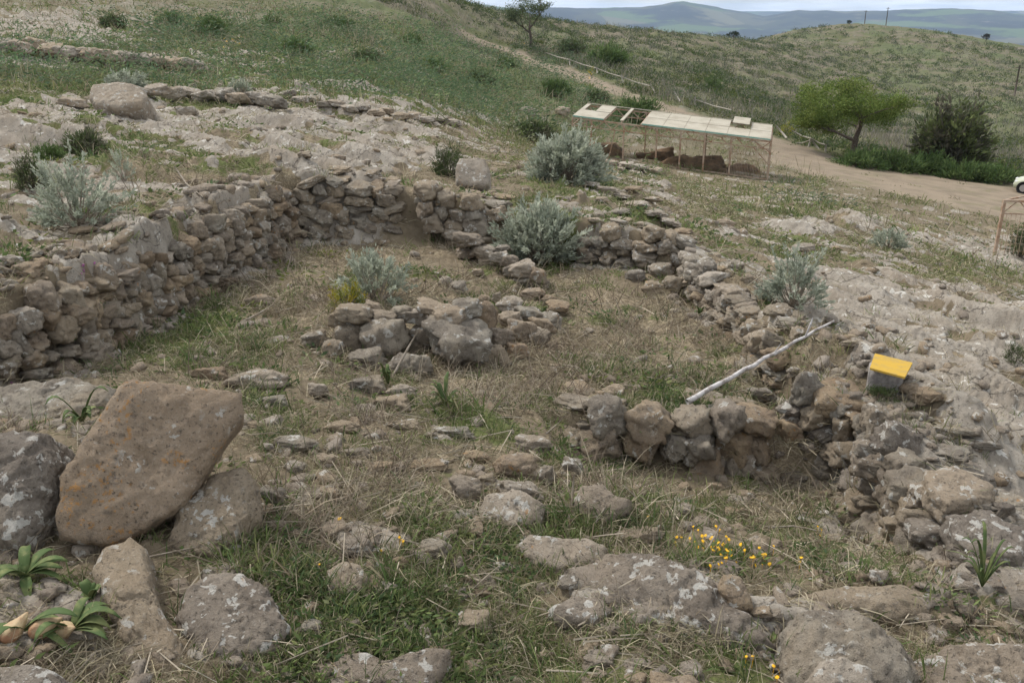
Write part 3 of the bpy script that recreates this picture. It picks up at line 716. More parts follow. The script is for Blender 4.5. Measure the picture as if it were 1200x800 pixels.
# ------------------------------------------------------------------ walls
def wall(label, foot, hts, side=1, sw=(.2, .42), sh=(.13, .24), mats='ggtp', depth=.32, caps=.8, seed=1, name='dry_stone_wall', skip=0.0, group=None, batter=.12):
    rs = random.Random(seed)
    P = [Vector(W_z(*f)) for f in foot]
    E = empty(name, P[0], label, 'stone wall', group)
    segs = [0]; 
    for i in range(len(P)-1): segs.append(segs[-1]+(P[i+1]-P[i]).xy.length)
    L = segs[-1]
    def ev(s):
        s = min(max(s, 0), L-1e-6)
        for i in range(len(P)-1):
            if s <= segs[i+1]:
                f = (s-segs[i])/(segs[i+1]-segs[i]); p = P[i].lerp(P[i+1], f); d = (P[i+1]-P[i]); d.z = 0; d.normalize()
                return p, d, hts[i]*(1-f)+hts[i+1]*f
    cnt = []
    Hmax = max(hts); z0 = 0; c = 0
    inv = None
    while z0 < Hmax:
        ch = rs.uniform(*sh); s = rs.uniform(-.15, .0)
        while s < L:
            w = rs.uniform(*sw)*(1.15 if c == 0 else 1); p, d, hh = ev(s+w/2)
            if z0 < hh-.04*rs.random() and rs.random() >= skip:
                nrm = Vector((-d.y, d.x, 0))*side
                h = ch*rs.uniform(.8, 1.6); dp = depth*rs.uniform(.8, 1.25)
                pos = p+nrm*(dp*.28+batter*z0+rs.uniform(-.05, .08)); gz = H(pos.x-nrm.x*.2, pos.y-nrm.y*.2)
                z = min(p.z, gz+.05)+z0+h*.42
                cnt.append((pos.x, pos.y, z, w*1.14, dp, h*1.12, math.atan2(d.y, d.x)+rs.uniform(-.45, .45), rs.uniform(-.3, .3), rs.uniform(-.35, .35), rs.choice(mats), rs.randrange(16)))
            s += w*.93
        z0 += ch*.84; c += 1
    s = 0
    while s < L and caps > 0:
        w = rs.uniform(*sw)*1.1
        p, d, hh = ev(s+w/2); nrm = Vector((-d.y, d.x, 0))*side
        for k in range(2):
            if rs.random() < caps:
                pos = p+nrm*(depth*.9+k*.32+rs.uniform(-.1, .15)+batter*hh); h = rs.uniform(.07, .16)
                cnt.append((pos.x, pos.y, H(pos.x, pos.y)+h*.2, w*1.0, w*rs.uniform(.6, 1), h, rs.uniform(-3, 3), rs.uniform(-.2, .2), rs.uniform(-.2, .2), rs.choice(mats), rs.randrange(16)))
        s += w*1.1
    cnt.sort(key=lambda q: -q[3]*q[5])
    # stones that show largest as parts, the rest as one filling
    for q in cnt[:100]:
        o = bpy.data.objects.new('stone', stone_mesh(q[10], q[9])); COL.objects.link(o)
        o.parent = E; o.matrix_basis = Matrix.Translation(-E.location) @ TRS(q[:3], (q[7], q[8], q[6]), q[3:6])
    if len(cnt) > 100:
        ins = [(*STONES_MID[q[10] % 10], Matrix.Translation(-E.location) @ TRS(q[:3], (q[7], q[8], q[6]), q[3:6])) for q in cnt[100:]]
        o = link('stone_filling', merge(ins, 'stone_filling', R_STUFF), E, kind='stuff')
    return E
wall('near end of the left room wall, tan rubble stones curving towards the left edge', [(-70,492,-.08),(10,462,-.1),(70,443,-.12),(118,425,-.13),(150,404,-.14)], [.56,.58,.6,.64,.64], 1, (.16,.34), (.13,.23), 'tptg', .38, .9, 3)
wall('long left room wall of stacked tan and pink stones running back to the corner', [(152,402,-.14),(190,380,-.16),(235,355,-.18),(300,320,-.19),(355,287,-.2)], [.62,.64,.7,.8,.86], 1, (.14,.31), (.11,.21), 'tptpg', .34, .9, 4)
wall('dark grey back wall of the room with flat courses at the far corner', [(357,286,-.2),(400,284,-.21),(462,284,-.24)], [.9,.88,.78], 1, (.22,.46), (.12,.19), 'gggt', .34, .8, 5)
wall('collapsed stretch of the back wall between the slumped earth and the silver bush', [(495,288,-.26),(540,291,-.29),(590,296,-.33)], [.78,.66,.5], 1, (.24,.44), (.14,.24), 'gtpg', .4, 1, 6, skip=.12)
wall('low stretch of the back wall right of the silver bush, above a dark hollow', [(680,310,-.4),(735,314,-.4),(795,322,-.42)], [.40,.36,.40], 1, (.2,.42), (.12,.2), 'ggp', .4, 1, 7)
wall('right room wall with a shaded inner face and a broad rubble top', [(795,330,-.43),(815,362,-.47),(862,408,-.5),(895,450,-.5)], [.36,.40,.38,.28], 1, (.15,.32), (.11,.19), 'ggpt', .36, 1, 8)
wall('lower right wall of dark lichened stones around the lower pit', [(925,505,-.5),(980,572,-.86),(1018,644,-.88),(1056,703,-.86)], [.34,.66,.72,.62], 1, (.16,.36), (.13,.24), 'gglg', .4, .8, 9)
wall('cross wall of large tan stones between the room and the lower pit', [(650,557,-.80),(720,565,-.85),(800,571,-.88),(890,571,-.88)], [.42,.48,.48,.46], 1, (.22,.46), (.18,.30), 'tptg', .4, .5, 10)
# stones of the ruined middle wall and the spur, each resting on the floor as one remnant
def remnant(label, lst, seed=1, k=1.0, hk=.82):
    c, _ = at(sum(q[0] for q in lst)/len(lst), sum(q[1] for q in lst)/len(lst))
    E = empty('ruined_wall', c, label, 'stone wall')
    random.seed(seed)
    for (px, py, w, h, m, zl) in lst:
        foot, t = at(px, py+h*.35, zl); ww = w*t/F*k; hh = h*t/F*k
        o = bpy.data.objects.new('stone', stone_mesh(random.randrange(16), m)); COL.objects.link(o)
        D = ww*random.uniform(.75, 1.0); Hh = max(hh*hk, .08)
        o.parent = E; o.matrix_basis = Matrix.Translation(-Vector(E.location)) @ TRS((foot[0], foot[1]+D*.2, foot[2]+Hh*.4), (random.uniform(-.12, .12), random.uniform(-.15, .15), random.uniform(-.3, .3)), (ww*1.1, D, Hh*1.15))
    random.seed(7)
    return E
remnant('ruined middle wall of big rounded grey stones in the centre of the room', [
 (410,400,36,34,'g',.0),(447,405,46,42,'g',0),(497,402,32,34,'g',0),(540,410,60,60,'g',0),(492,432,24,24,'g',0),(472,430,30,20,'g',0),(428,424,40,20,'g',0),
 (415,372,40,22,'g',.3),(450,375,24,18,'t',.3),(486,374,28,18,'p',.3),(527,375,34,24,'p',.36),(548,365,30,20,'g',.42),(566,375,28,36,'t',.2),(506,365,30,18,'p',.42),(470,368,22,14,'g',.34),(436,362,20,14,'p',.34),(585,398,24,20,'t',.05),
 (560,402,26,34,'g',.0),(462,388,24,18,'g',.2),(516,388,26,20,'g',.22),(400,378,24,20,'g',.2),(610,392,30,24,'t',0),(632,398,24,18,'g',0),(598,378,24,18,'p',.05),(620,372,30,18,'g',.05),(575,420,34,26,'g',0),(645,380,24,18,'g',0),(655,362,22,14,'t',.05),(390,412,24,22,'g',0),(600,360,26,16,'p',.05)], 21, 1.3, .85)
remnant('rubble spur running from the back wall down into the room', [
 (530,276,24,18,'p',.12),(548,282,38,22,'t',.2),(568,295,34,18,'p',.1),(585,302,26,18,'p',.12),(598,306,24,18,'t',.12),(612,316,36,24,'p',.12),(630,322,24,20,'t',.12),(620,330,36,16,'g',0),(600,318,26,20,'g',0),(574,306,26,14,'g',0),(560,272,20,14,'p',.25),(545,298,26,14,'t',0),(638,334,18,12,'t',.02),(590,292,20,12,'g',.2)], 22)
remnant('low line of pale stones running from the big silver bush to the right room corner', [
 (692,214,26,12,'p',.04),(712,220,30,13,'p',.04),(730,228,26,12,'p',.04),(748,238,34,15,'p',.04),(768,248,30,15,'g',.04),(786,258,30,16,'p',.04),(800,270,30,16,'t',.04),(720,208,24,11,'p',.04),(742,220,26,11,'t',.04),(765,232,26,12,'p',.04),(705,232,22,12,'g',.02),(728,246,26,13,'g',.02),(756,262,30,14,'p',.02),(785,276,30,16,'g',.02)], 23, .9, .5)
remnant('short low wall stub of pale rubble in front of the steel shelter', [(718,190,22,11,'p',.1),(735,192,24,12,'p',.1),(752,195,24,12,'g',.1),(768,198,22,10,'p',.1),(725,198,22,9,'g',.02),(745,202,26,9,'p',.02)], 24, .9, .6)
remnant('old low wall line of grey stones crossing the upper left slope', [(x, 52+.105*x+(3 if x % 40 else -2), 22, 11, 'gpg'[i % 3], .12) for i, x in enumerate(range(6, 240, 17))], 25, 1.45, .9)
remnant('low wall line of pale stones behind the squared block', [(x, 108+.07*(x-180)+(3 if i % 2 else 0), 26, 14, 'pgp'[i % 3], .06) for i, x in enumerate(range(180, 330, 20))], 26, 1.2, .9)
remnant('curving line of low stones beside the bare rock plateau in the middle distance', [(x, 112+.19*(x-340)-.0002*(x-340)**2+(3 if i % 2 else 0), 22, 10, 'gpp'[i % 3], .02) for i, x in enumerate(range(335, 535, 15))], 27)

# rubble scattered over the site
def in_view(n, lo, hi, rs, amax=.64):
    a = rs.uniform(-amax, amax, n); l = rs.uniform(math.log(lo), math.log(hi), n); r = np.exp(l)
    return r*np.sin(a), r*np.cos(a), r
rs = np.random.RandomState(5)
x, y, r = in_view(24000, 3.0, 45, rs)
pr = .17+.10*look('rock', x, y)+.5*(np.abs(look('sdr', x, y)+.3) < .5)-.1*look('green', x, y); pr *= (1-look('soil', x, y)); pr = np.where(r < 9, pr*1.7, pr)
cl = fbm2(x*1.1, y*1.1, 3, 201); pr = pr*(.5+1.6*np.clip(cl+.25, 0, 1))
k = rs.uniform(0, 1, len(x)) < pr*.62
x, y, r = x[k], y[k], r[k]
zz = look('z', x, y); ins = []
for i in range(len(x)):
    s = (.02+.15*rs.rand()**1.9)*(.75+r[i]/40); V, Fc = (STONES_MID if r[i] < 7 and s > .06 else STONES_LO)[i % 10]
    ins.append((V, Fc, TRS((x[i], y[i], zz[i]+s*.06), (rs.uniform(-.4, .4), rs.uniform(-.4, .4), rs.uniform(0, 6)), (s*rs.uniform(.9, 1.8), s*rs.uniform(.8, 1.3), s*rs.uniform(.45, .8)))))
print('rubble', len(ins))
link('rubble', merge(ins, 'rubble', R_STUFF), kind='stuff', label='small rubble and pebbles strewn over the turf and bedrock', cat='rubble')

# ------------------------------------------------------------------ vegetation
def norm(v): return v/np.maximum(np.linalg.norm(v, axis=1), 1e-9)[:, None]
def blades(P, D, L, Wd, C, droop=.3, rs=RS):
    """tapered bent blades: 5 verts each"""
    n = len(P); side = norm(np.cross(D, rs.normal(0, 1, (n, 3))))
    L = L[:, None]; Wd = Wd[:, None]
    mid = P+D*L*.55; tip = P+D*L-np.array([0, 0, 1])*L*droop*rs.uniform(.2, 1.2, (n, 1))+side*0
    V = np.stack([P-side*Wd*.5, P+side*Wd*.5, mid+side*Wd*.42, mid-side*Wd*.42, tip], 1).reshape(-1, 3)
    b = np.arange(n)[:, None]*5
    fq = b+np.array([[0, 1, 2, 3]]); ft = b+np.array([[3, 2, 4]])
    fl = np.concatenate([fq.ravel(), ft.ravel()]); lt = np.concatenate([np.full(n, 4), np.full(n, 3)])
    cc = np.repeat(C, 5, axis=0); return V, fl, lt, cc
def leaves(P, D, L, Wd, C, rs=RS):
    n = len(P); side = norm(np.cross(D, rs.normal(0, 1, (n, 3)))); L = L[:, None]; Wd = Wd[:, None]
    V = np.stack([P, P+D*L*.45+side*Wd*.5, P+D*L, P+D*L*.45-side*Wd*.5], 1).reshape(-1, 3)
    fl = np.arange(4*n); return V, fl, np.full(n, 4), np.repeat(C, 4, axis=0)
def cat_np(parts):
    VV, FF, LL, CC, b = [], [], [], [], 0
    # keep loops face ordered: each part already consistent
    for V, f, l, c in parts: VV.append(V); FF.append(f+b); LL.append(l); CC.append(c); b += len(V)
    return np.concatenate(VV), np.concatenate(FF), np.concatenate(LL), np.concatenate(CC)
def veg_mesh(name, parts, mat=VEG):
    V, f, l, c = cat_np(parts); return mesh_np(name, V, f, l, mat, False, {'Col': c})
def pal(n, cols, rs, var=.18):
    c = np.array(cols)[rs.randint(0, len(cols), n)]; return np.clip(c*(1+rs.normal(0, var, (n, 1))), .01, .9)
G_GREEN = [(.125,.165,.055),(.15,.19,.07),(.10,.14,.05),(.19,.205,.085),(.15,.165,.08)]
G_DRY = [(.325,.29,.19),(.265,.23,.15),(.40,.35,.25),(.22,.175,.12),(.27,.23,.165)]
G_DARK = [(.075,.115,.04),(.09,.13,.05),(.08,.12,.055)]
def tufts(n, lo, hi, pf, nb, Lr, Wr, cols, spread, up=.9, seed=0, droop=.5, cl_scale=1.3, dryf=0, clump=.06):
    rs = np.random.RandomState(seed)
    x, y, r = in_view(n, lo, hi, rs)
    p = pf(x, y, r)*np.clip(.35+1.5*(fbm2(x*cl_scale, y*cl_scale, 3, seed)+.2), .05, 1.3)
    k = rs.rand(n) < p; x, y, r = x[k], y[k], r[k]
    m = len(x); z = look('z', x, y)
    sc = rs.uniform(.6, 1.3, m)*(1+r/40)
    xi = np.repeat(np.arange(m), nb); N_ = len(xi)
    P = np.stack([x[xi]+rs.normal(0, clump, N_)*sc[xi], y[xi]+rs.normal(0, clump, N_)*sc[xi], z[xi]-.01], 1)
    D = norm(np.stack([rs.normal(0, spread, N_), rs.normal(0, spread, N_), np.full(N_, up)*rs.uniform(.4, 1.3, N_)], 1))
    L = rs.uniform(Lr[0], Lr[1], N_)*sc[xi]; Wd = np.maximum(rs.uniform(Wr[0], Wr[1], N_)*sc[xi], .00055*r[xi])
    tc = np.array(cols)[rs.randint(0, len(cols), m)]*(1+rs.normal(0, .15, (m, 1)))
    C = np.clip(tc[xi]*(1+rs.normal(0, .14, (N_, 1))), .01, .9)
    if dryf > 0:
        q = rs.rand(N_) < dryf; C[q] = pal(q.sum(), G_DRY, rs)
    return blades(P, D, L, Wd, C, droop, rs)
def nosoil(x, y): return 1-.97*look('soil', x, y)
gf = lambda x, y, r: (.06+.85*look('green', x, y))*nosoil(x, y)*(1-.85*look('rock', x, y))
g1 = tufts(17000, 3.0, 9, gf, 16, (.04,.14), (.003,.007), G_GREEN, .55, seed=301, dryf=.33)
g2 = tufts(17000, 8, 26, gf, 13, (.06,.16), (.004,.009), G_GREEN, .55, seed=302, dryf=.33)
g3 = tufts(16000, 24, 90, lambda x, y, r: (.05+.9*look('green', x, y))*nosoil(x, y), 12, (.10,.24), (.008,.02), G_GREEN+[(.21,.21,.10),(.20,.23,.09)], .6, seed=303, dryf=.15, clump=.15, cl_scale=.4)
g4 = tufts(7000, 3, 12, lambda x, y, r: gf(x, y, r)*.5, 12, (.08,.24), (.003,.006), G_GREEN+G_DARK, .35, up=1.0, seed=304, dryf=.1, droop=.3, clump=.025)
link('grass', veg_mesh('grass', [g1, g2, g3, g4]), kind='stuff', label='green grass and turf growing all over the ruins and slope', cat='grass')
df = lambda x, y, r: (.14+.85*look('dry', x, y))*nosoil(x, y)*(1-.6*look('rock', x, y))
d1 = tufts(30000, 3.0, 9, df, 12, (.05,.2), (.002,.0045), G_DRY, .9, up=.35, seed=311, droop=.3, clump=.08)
d2 = tufts(20000, 8, 26, df, 10, (.07,.24), (.003,.006), G_DRY, .9, up=.4, seed=312, droop=.3, clump=.1)
d3 = tufts(9000, 24, 90, lambda x, y, r: .38*nosoil(x, y)*(look('green', x, y)+.3*(r > 50))*sstep(2, 5, look('pd', x, y)), 6, (.16,.42), (.005,.011), G_DRY, .25, up=1, seed=313, droop=.1, clump=.2, cl_scale=.25)
d4 = tufts(9000, 4.5, 16, lambda x, y, r: .8*np.clip(look('dry', x, y)-.25, 0, 1)*nosoil(x, y)*(1-look('rock', x, y)), 9, (.14,.38), (.003,.006), [(.20,.16,.12),(.28,.23,.17),(.36,.31,.23),(.16,.125,.095)], .6, up=.8, seed=314, droop=.25, clump=.06)
d5 = tufts(5000, 5, 20, lambda x, y, r: .35*(np.abs(look('sdr', x, y)+.1) < .45)+.12*nosoil(x, y)*(r < 9), 12, (.10,.26), (.003,.006), G_GREEN+G_DRY, .5, up=.9, seed=315, droop=.4, clump=.04, dryf=.3)
d6 = tufts(30000, 17, 75, lambda x, y, r: .9*nosoil(x, y)*(1-.75*look('rock', x, y))*(1-.6*look('green', x, y)), 12, (.035,.10), (.006,.014), [(.26,.23,.14),(.20,.18,.11),(.30,.26,.17),(.16,.17,.075),(.14,.16,.065),(.19,.20,.09)], .8, up=.5, seed=316, droop=.3, clump=.11, cl_scale=.5)
link('dry_grass', veg_mesh('dry_grass', [d1, d2, d3, d4, d5, d6], STRAW), kind='stuff', label='dead straw coloured grass matted over the floor of the ruins', cat='dry grass')
# small leafy herbs
def herbs(n, lo, hi, pf, nl, R, Lr, Wr, cols, seed, hgt=.05):
    rs = np.random.RandomState(seed); x, y, r = in_view(n, lo, hi, rs)
    p = pf(x, y, r)*np.clip(.1+2.2*(fbm2(x*.9, y*.9, 3, seed)+.08), 0, 1.3); k = rs.rand(n) < p; x, y, r = x[k], y[k], r[k]; m = len(x); z = look('z', x, y)
    sc = rs.uniform(.6, 1.4, m)*(1+r/40); xi = np.repeat(np.arange(m), nl); N_ = len(xi)
    off = rs.normal(0, R, (N_, 2))*sc[xi][:, None]; hh = rs.uniform(0, hgt, N_)*sc[xi]*np.exp(-(off**2).sum(1)/(2*(R*sc[xi])**2))
    P = np.stack([x[xi]+off[:, 0], y[xi]+off[:, 1], z[xi]+hh], 1)
    D = norm(np.stack([off[:, 0]/R+rs.normal(0, .6, N_), off[:, 1]/R+rs.normal(0, .6, N_), rs.uniform(.1, 1.3, N_)], 1))
    tc = np.array(cols)[rs.randint(0, len(cols), m)]*(1+rs.normal(0, .12, (m, 1)))
    return leaves(P, D, rs.uniform(*Lr, N_)*sc[xi], np.maximum(rs.uniform(*Wr, N_)*sc[xi], .0007*r[xi]), np.clip(tc[xi]*(1+rs.normal(0, .2, (N_, 1))), .01, .9), rs)
hf = lambda x, y, r: (.02+.8*look('green', x, y))*nosoil(x, y)*(1-.9*look('rock', x, y))
g5 = tufts(5000, 4, 16, lambda x, y, r: .5*np.clip(look('green', x, y)-.3, 0, 1)*(1-look('rock', x, y)), 14, (.12,.32), (.004,.009), G_GREEN+G_DARK, .45, up=1.0, seed=305, dryf=.25, droop=.45, clump=.04)
link('tall_grass', veg_mesh('tall_grass', [g5]), kind='stuff', label='taller green weeds standing in clumps among the ruins', cat='weeds')
h1 = herbs(9000, 3, 9, hf, 34, .07, (.018,.05), (.008,.02), G_GREEN+G_DARK, 321)
h2 = herbs(9000, 8, 26, hf, 26, .1, (.03,.07), (.012,.028), G_GREEN+G_DARK+[(.16,.18,.05)], 322)
h3 = herbs(9000, 26, 110, lambda x, y, r: 1.3*np.clip(look('green', x, y)-.38, 0, 1)*nosoil(x, y)*sstep(2.6, 5.5, look('pd', x, y)), 90, .30, (.05,.11), (.012,.03), [(.10,.155,.075),(.12,.18,.085),(.105,.15,.09),(.16,.20,.09),(.18,.19,.12)], 323, .42)
h4 = herbs(1500, 30, 120, lambda x, y, r: 1.2*np.clip(look('green', x, y)-.45, 0, 1)*nosoil(x, y)*sstep(2.5, 5, look('pd', x, y)), 330, .42, (.045,.10), (.008,.018), [(.075,.125,.06),(.09,.14,.07),(.10,.15,.08)], 324, .75)
link('herbs', veg_mesh('herbs', [h1, h2, h3, h4]), kind='stuff', label='low leafy weeds and fennel spreading through the grass', cat='weeds')
# scrub on the slopes beyond the path: grey dead stalks and bushes as one mass
def scrub():
    rs = np.random.RandomState(331); parts = []
    n = 26000; a = rs.uniform(-.15, .62, n); l = rs.uniform(math.log(62), math.log(400), n); r = np.exp(l); x = r*np.sin(a); y = r*np.cos(a)
    z = look('z', x, y); so = look('soil', x, y)
    # only beyond the path and the parking ground
    pz = np.interp(np.degrees(a), [-8, 0, 8, 16, 22, 30, 36], [105, 92, 76, 66, 63, 58, 56])
    k = (r > pz+2) & (so < .05) & (rs.rand(n) < .35+.9*np.clip(fbm2(x/9, y/9, 3, 7)+.2, 0, 1)); x, y, z, r = x[k], y[k], z[k], r[k]
    m = len(x); typ = fbm2(x/14, y/14, 3, 17)+rs.normal(0, .25, m)
    # stalks
    q = np.where((typ > -.02) & (rs.rand(m) < np.where(r > 110, .5, .9)))[0]; xi = np.repeat(q, 8); N_ = len(xi); s = 1+r[xi]/260
    P = np.stack([x[xi]+rs.normal(0, .5, N_)*s, y[xi]+rs.normal(0, .5, N_)*s, z[xi]-.1], 1)
    D = norm(np.stack([rs.normal(0, .34, N_), rs.normal(0, .34, N_), np.ones(N_)], 1))
    parts.append(blades(P, D, rs.uniform(.3, 1.15, N_)*np.minimum(s, 1.4), .016+.00022*r[xi], pal(N_, [(.24,.22,.19),(.19,.17,.14),(.27,.25,.21),(.17,.16,.12),(.16,.17,.09)], rs), .08, rs))
    q = np.where(typ < .2)[0]; xi = np.repeat(q, 34); N_ = len(xi); s = 1+r[xi]/300
    R_ = rs.uniform(.35, .8, m)[xi]*s
    u = norm(rs.normal(0, 1, (N_, 3))); u[:, 2] = np.abs(u[:, 2]); rad = rs.uniform(.5, 1, N_)
    P = np.stack([x[xi], y[xi], z[xi]-.1], 1)+u*np.stack([R_, R_, R_*.9], 1)*rad[:, None]
    tc = np.array([(.055,.085,.03),(.075,.11,.035),(.10,.115,.07),(.06,.09,.04),(.17,.175,.13),(.11,.13,.04)])[rs.randint(0, 6, m)]
    parts.append(leaves(P, norm(u+rs.normal(0, .5, (N_, 3))), rs.uniform(.12, .26, N_)*s, (.05+.0004*r[xi]), np.clip(tc[xi]*(1+rs.normal(0, .2, (N_, 1))), .01, .9), rs))
    link('scrub', veg_mesh('scrub', parts), kind='stuff', label='grey and green scrub covering the slope beyond the dirt path', cat='scrub')
scrub()

# individual shrubs
def shrub(px, py, wpx, hpx, label, style='silver', name='silver_shrub', cat='shrub', group=None, dens=1.0, seed=1):
    """py: picture height of the base"""
    rs = np.random.RandomState(seed); base, t = at(px, py); Rr = wpx*t/F*.5; Hh = hpx*t/F
    E = empty(name, base, label, cat, group); B = np.zeros(3)
    if style == 'silver':
        ns = int(130*dens); nl = 40; cols = [(.36,.385,.30),(.43,.45,.36),(.29,.32,.25),(.39,.42,.33)]
    elif style == 'green': ns = int(120*dens); nl = 26; cols = [(.075,.12,.04),(.095,.145,.05),(.12,.165,.06)]
    elif style == 'twiggy': ns = int(120*dens); nl = 26; cols = [(.095,.095,.06),(.13,.12,.085),(.10,.12,.05),(.13,.155,.06)]
    elif style == 'dark': ns = int(120*dens); nl = 26; cols = [(.065,.09,.035),(.085,.115,.045),(.11,.11,.07)]
    elif style == 'yellow': ns = int(80*dens); nl = 30; cols = [(.26,.26,.04),(.36,.29,.03),(.17,.19,.05)]
    th = rs.uniform(0, 2*PI, ns); el = np.arcsin(rs.uniform(.08, 1, ns))
    u = np.stack([np.cos(th)*np.cos(el), np.sin(th)*np.cos(el), np.sin(el)], 1)
    lobes = 1+.38*perlin(u[:, 0]*2.2+seed, u[:, 1]*2.2, u[:, 2]*2.2, seed)
    ext = np.array([Rr, Rr*.9, Hh])
    tip = u*ext*(rs.uniform(.72, 1.05, ns)*lobes)[:, None]; st = tip*rs.uniform(.5, .68, (ns, 1))+np.array([0, 0, .0])
    mb = MB()
    for i in range(0, ns, 2):
        m = tip[i]*.45+np.array([0, 0, -Hh*.10]); mb.tube([tuple(rs.normal(0, Rr*.06, 3)*[1, 1, 0]+[0, 0, -.03]), tuple(m), tuple(st[i]*.4+tip[i]*.6)], [Rr*.018, Rr*.013, Rr*.006], 4, False)
    o = link('stems', mb.mesh('stems', TWIG if style == 'silver' else BARK), E)
    xi = np.repeat(np.arange(ns), nl); N_ = len(xi); f = rs.rand(N_)
    P = st[xi]*(1-f[:, None])+tip[xi]*f[:, None]
    if style == 'silver':
        ax = norm(tip-st)[xi]; D = norm(ax+rs.normal(0, .55, (N_, 3))+[0, 0, .15]); P = P+rs.normal(0, Rr*.022, (N_, 3))
        L = rs.uniform(.06, .13, N_)*Rr*1.1; Wd = L*.34
        Cc = pal(ns, cols, rs, .1)[xi]*(1+rs.normal(0, .12, (N_, 1)))
    else:
        D = norm(u[xi]+rs.normal(0, .7, (N_, 3))+[0, 0, .5]); P = P+rs.normal(0, Rr*.07, (N_, 3)); L = rs.uniform(.10, .24, N_)*Rr; Wd = L*(.2 if name != 'bushy_tree' else .35)
        Cc = pal(ns, cols, rs, .15)[xi]*(1+rs.normal(0, .15, (N_, 1)))
    P[:, 2] = np.maximum(P[:, 2], -.02)
    link('foliage', veg_mesh('foliage', [leaves(P, D, L, Wd, np.clip(Cc, .01, .9), rs)]), E)
    return E
shrub(660,214,104,62,'large domed silver grey shrub in front of the steel shelter', seed=1, dens=2.2)
shrub(634,304,108,76,'large silver grey shrub growing over the back wall of the room', seed=2, dens=2.2)
shrub(440,352,96,66,'thin silver grey shrub inside the room by the back wall', seed=3, dens=.75)
shrub(930,356,92,64,'open silver grey shrub on the bare rock of the right slope', seed=4, dens=.75)
shrub(1040,291,48,24,'small low silver shrub at the right near the rusty frame', seed=5, dens=.9)
shrub(90,262,110,84,'tall straggly silver shrub behind the left wall', seed=6, dens=.8)
shrub(146,212,34,42,'upright silver sprig at the right of the straggly shrub', seed=7, dens=.5)
shrub(148,106,56,24,'low silver shrub right behind the squared block', seed=8, dens=.9)
shrub(281,111,34,20,'small round silver shrub on the low wall line at upper left', seed=9, dens=.8)
shrub(527,208,44,42,'tufted dark green shrub left of the standing stone block', 'dark', 'green_shrub', seed=10)
shrub(620,165,70,22,'low dark green shrub behind the large domed silver shrub', 'dark', 'green_shrub', seed=11)
shrub(40,222,46,44,'dark green shrub at the left edge behind the wall', 'dark', 'green_shrub', seed=12)
shrub(100,182,60,30,'dark green shrub under the squared block at left', 'dark', 'green_shrub', seed=13)
shrub(1034,466,40,15,'tuft of dark green grass against the concrete block', 'dark', 'grass_tuft', 'grass tuft', seed=14, dens=.45)
shrub(408,362,50,34,'small yellow green flowering shrub by the thin silver shrub', 'yellow', 'yellow_shrub', seed=15, dens=.6)
shrub(1196,300,40,40,'dark shrub at the foot of the rusty frame by the right edge', 'dark', 'green_shrub', seed=16, dens=.6)
shrub(250,42,44,22,'dark fennel bush in the upper left meadow', 'green', 'fennel_bush', seed=17)
shrub(320,30,26,12,'small dark fennel bush, right of the larger fennel bush', 'green', 'fennel_bush', seed=18, dens=.6)
shrub(745,142,60,30,'dark green bush on the slope left above the shelter', 'green', 'green_shrub', seed=19)
shrub(835,108,26,17,'bright green round bush beyond the path above the shelter', 'green', 'green_shrub', seed=20, dens=.7)
shrub(712,78,60,24,'wide bright green bush beyond the path right of the small tree', 'green', 'green_shrub', seed=21)
shrub(670,64,36,18,'grey-green bush beside the path right of the small tree', 'dark', 'green_shrub', seed=22, dens=.7)
shrub(920,160,20,18,'yellow flowering bush beside the broken fence', 'yellow', 'yellow_shrub', seed=23, dens=.4)
shrub(693,90,12,12,'little yellow flowering bush at the path edge', 'yellow', 'yellow_shrub', seed=24, dens=.3)
shrub(1190,425,30,30,'dark grass tuft at the right edge on the bedrock', 'dark', 'grass_tuft', 'grass tuft', seed=25, dens=.5)
for i, (px, py, w, h, lab) in enumerate([(133,33,34,15,'dark fennel bush at the far upper left, below the bare rock'),(200,28,34,13,'low dark fennel bush between the two larger ones at upper left'),
  (345,62,44,16,'spreading fennel clump in the middle of the upper meadow'),(430,74,40,15,'fennel clump at the centre of the meadow above the curving stones'),(395,34,44,12,'fennel clump near the top edge of the meadow'),
  (505,84,44,15,'fennel clump left of the dirt path in the meadow'),(560,100,40,16,'dark fennel clump on the slope below the dirt path'),(650,112,44,18,'broad green clump on the slope between path and large silver shrub'),
  (590,80,30,12,'small green clump just below the dirt path'),(700,122,36,16,'green clump next to the left end of the steel shelter'),(480,52,36,11,'green clump near the top end of the dirt path'),
  (58,188,40,20,'dark weeds in the hollow behind the straggly silver shrub')]):
    shrub(px, py, w, h, lab, 'green' if i % 3 else 'dark', 'fennel_bush', 'shrub', seed=60+i, dens=.9)
HED = [(985,200,0),(1010,196,60),(1050,200,70),(1090,204,70),(1130,210,70),(1165,214,60)]
for i, (px, py, w) in enumerate(HED):
    if w: shrub(px, py, w, 20, ['','dark weeds at the foot of the green tree','green hedge weeds between the green tree and the dark bush','hedge weeds at the foot of the dark round bush','roadside hedge clump right of the dark round bush','roadside hedge clump left of the parked car'][i], 'green', 'hedge_clump', seed=40+i, dens=.8)

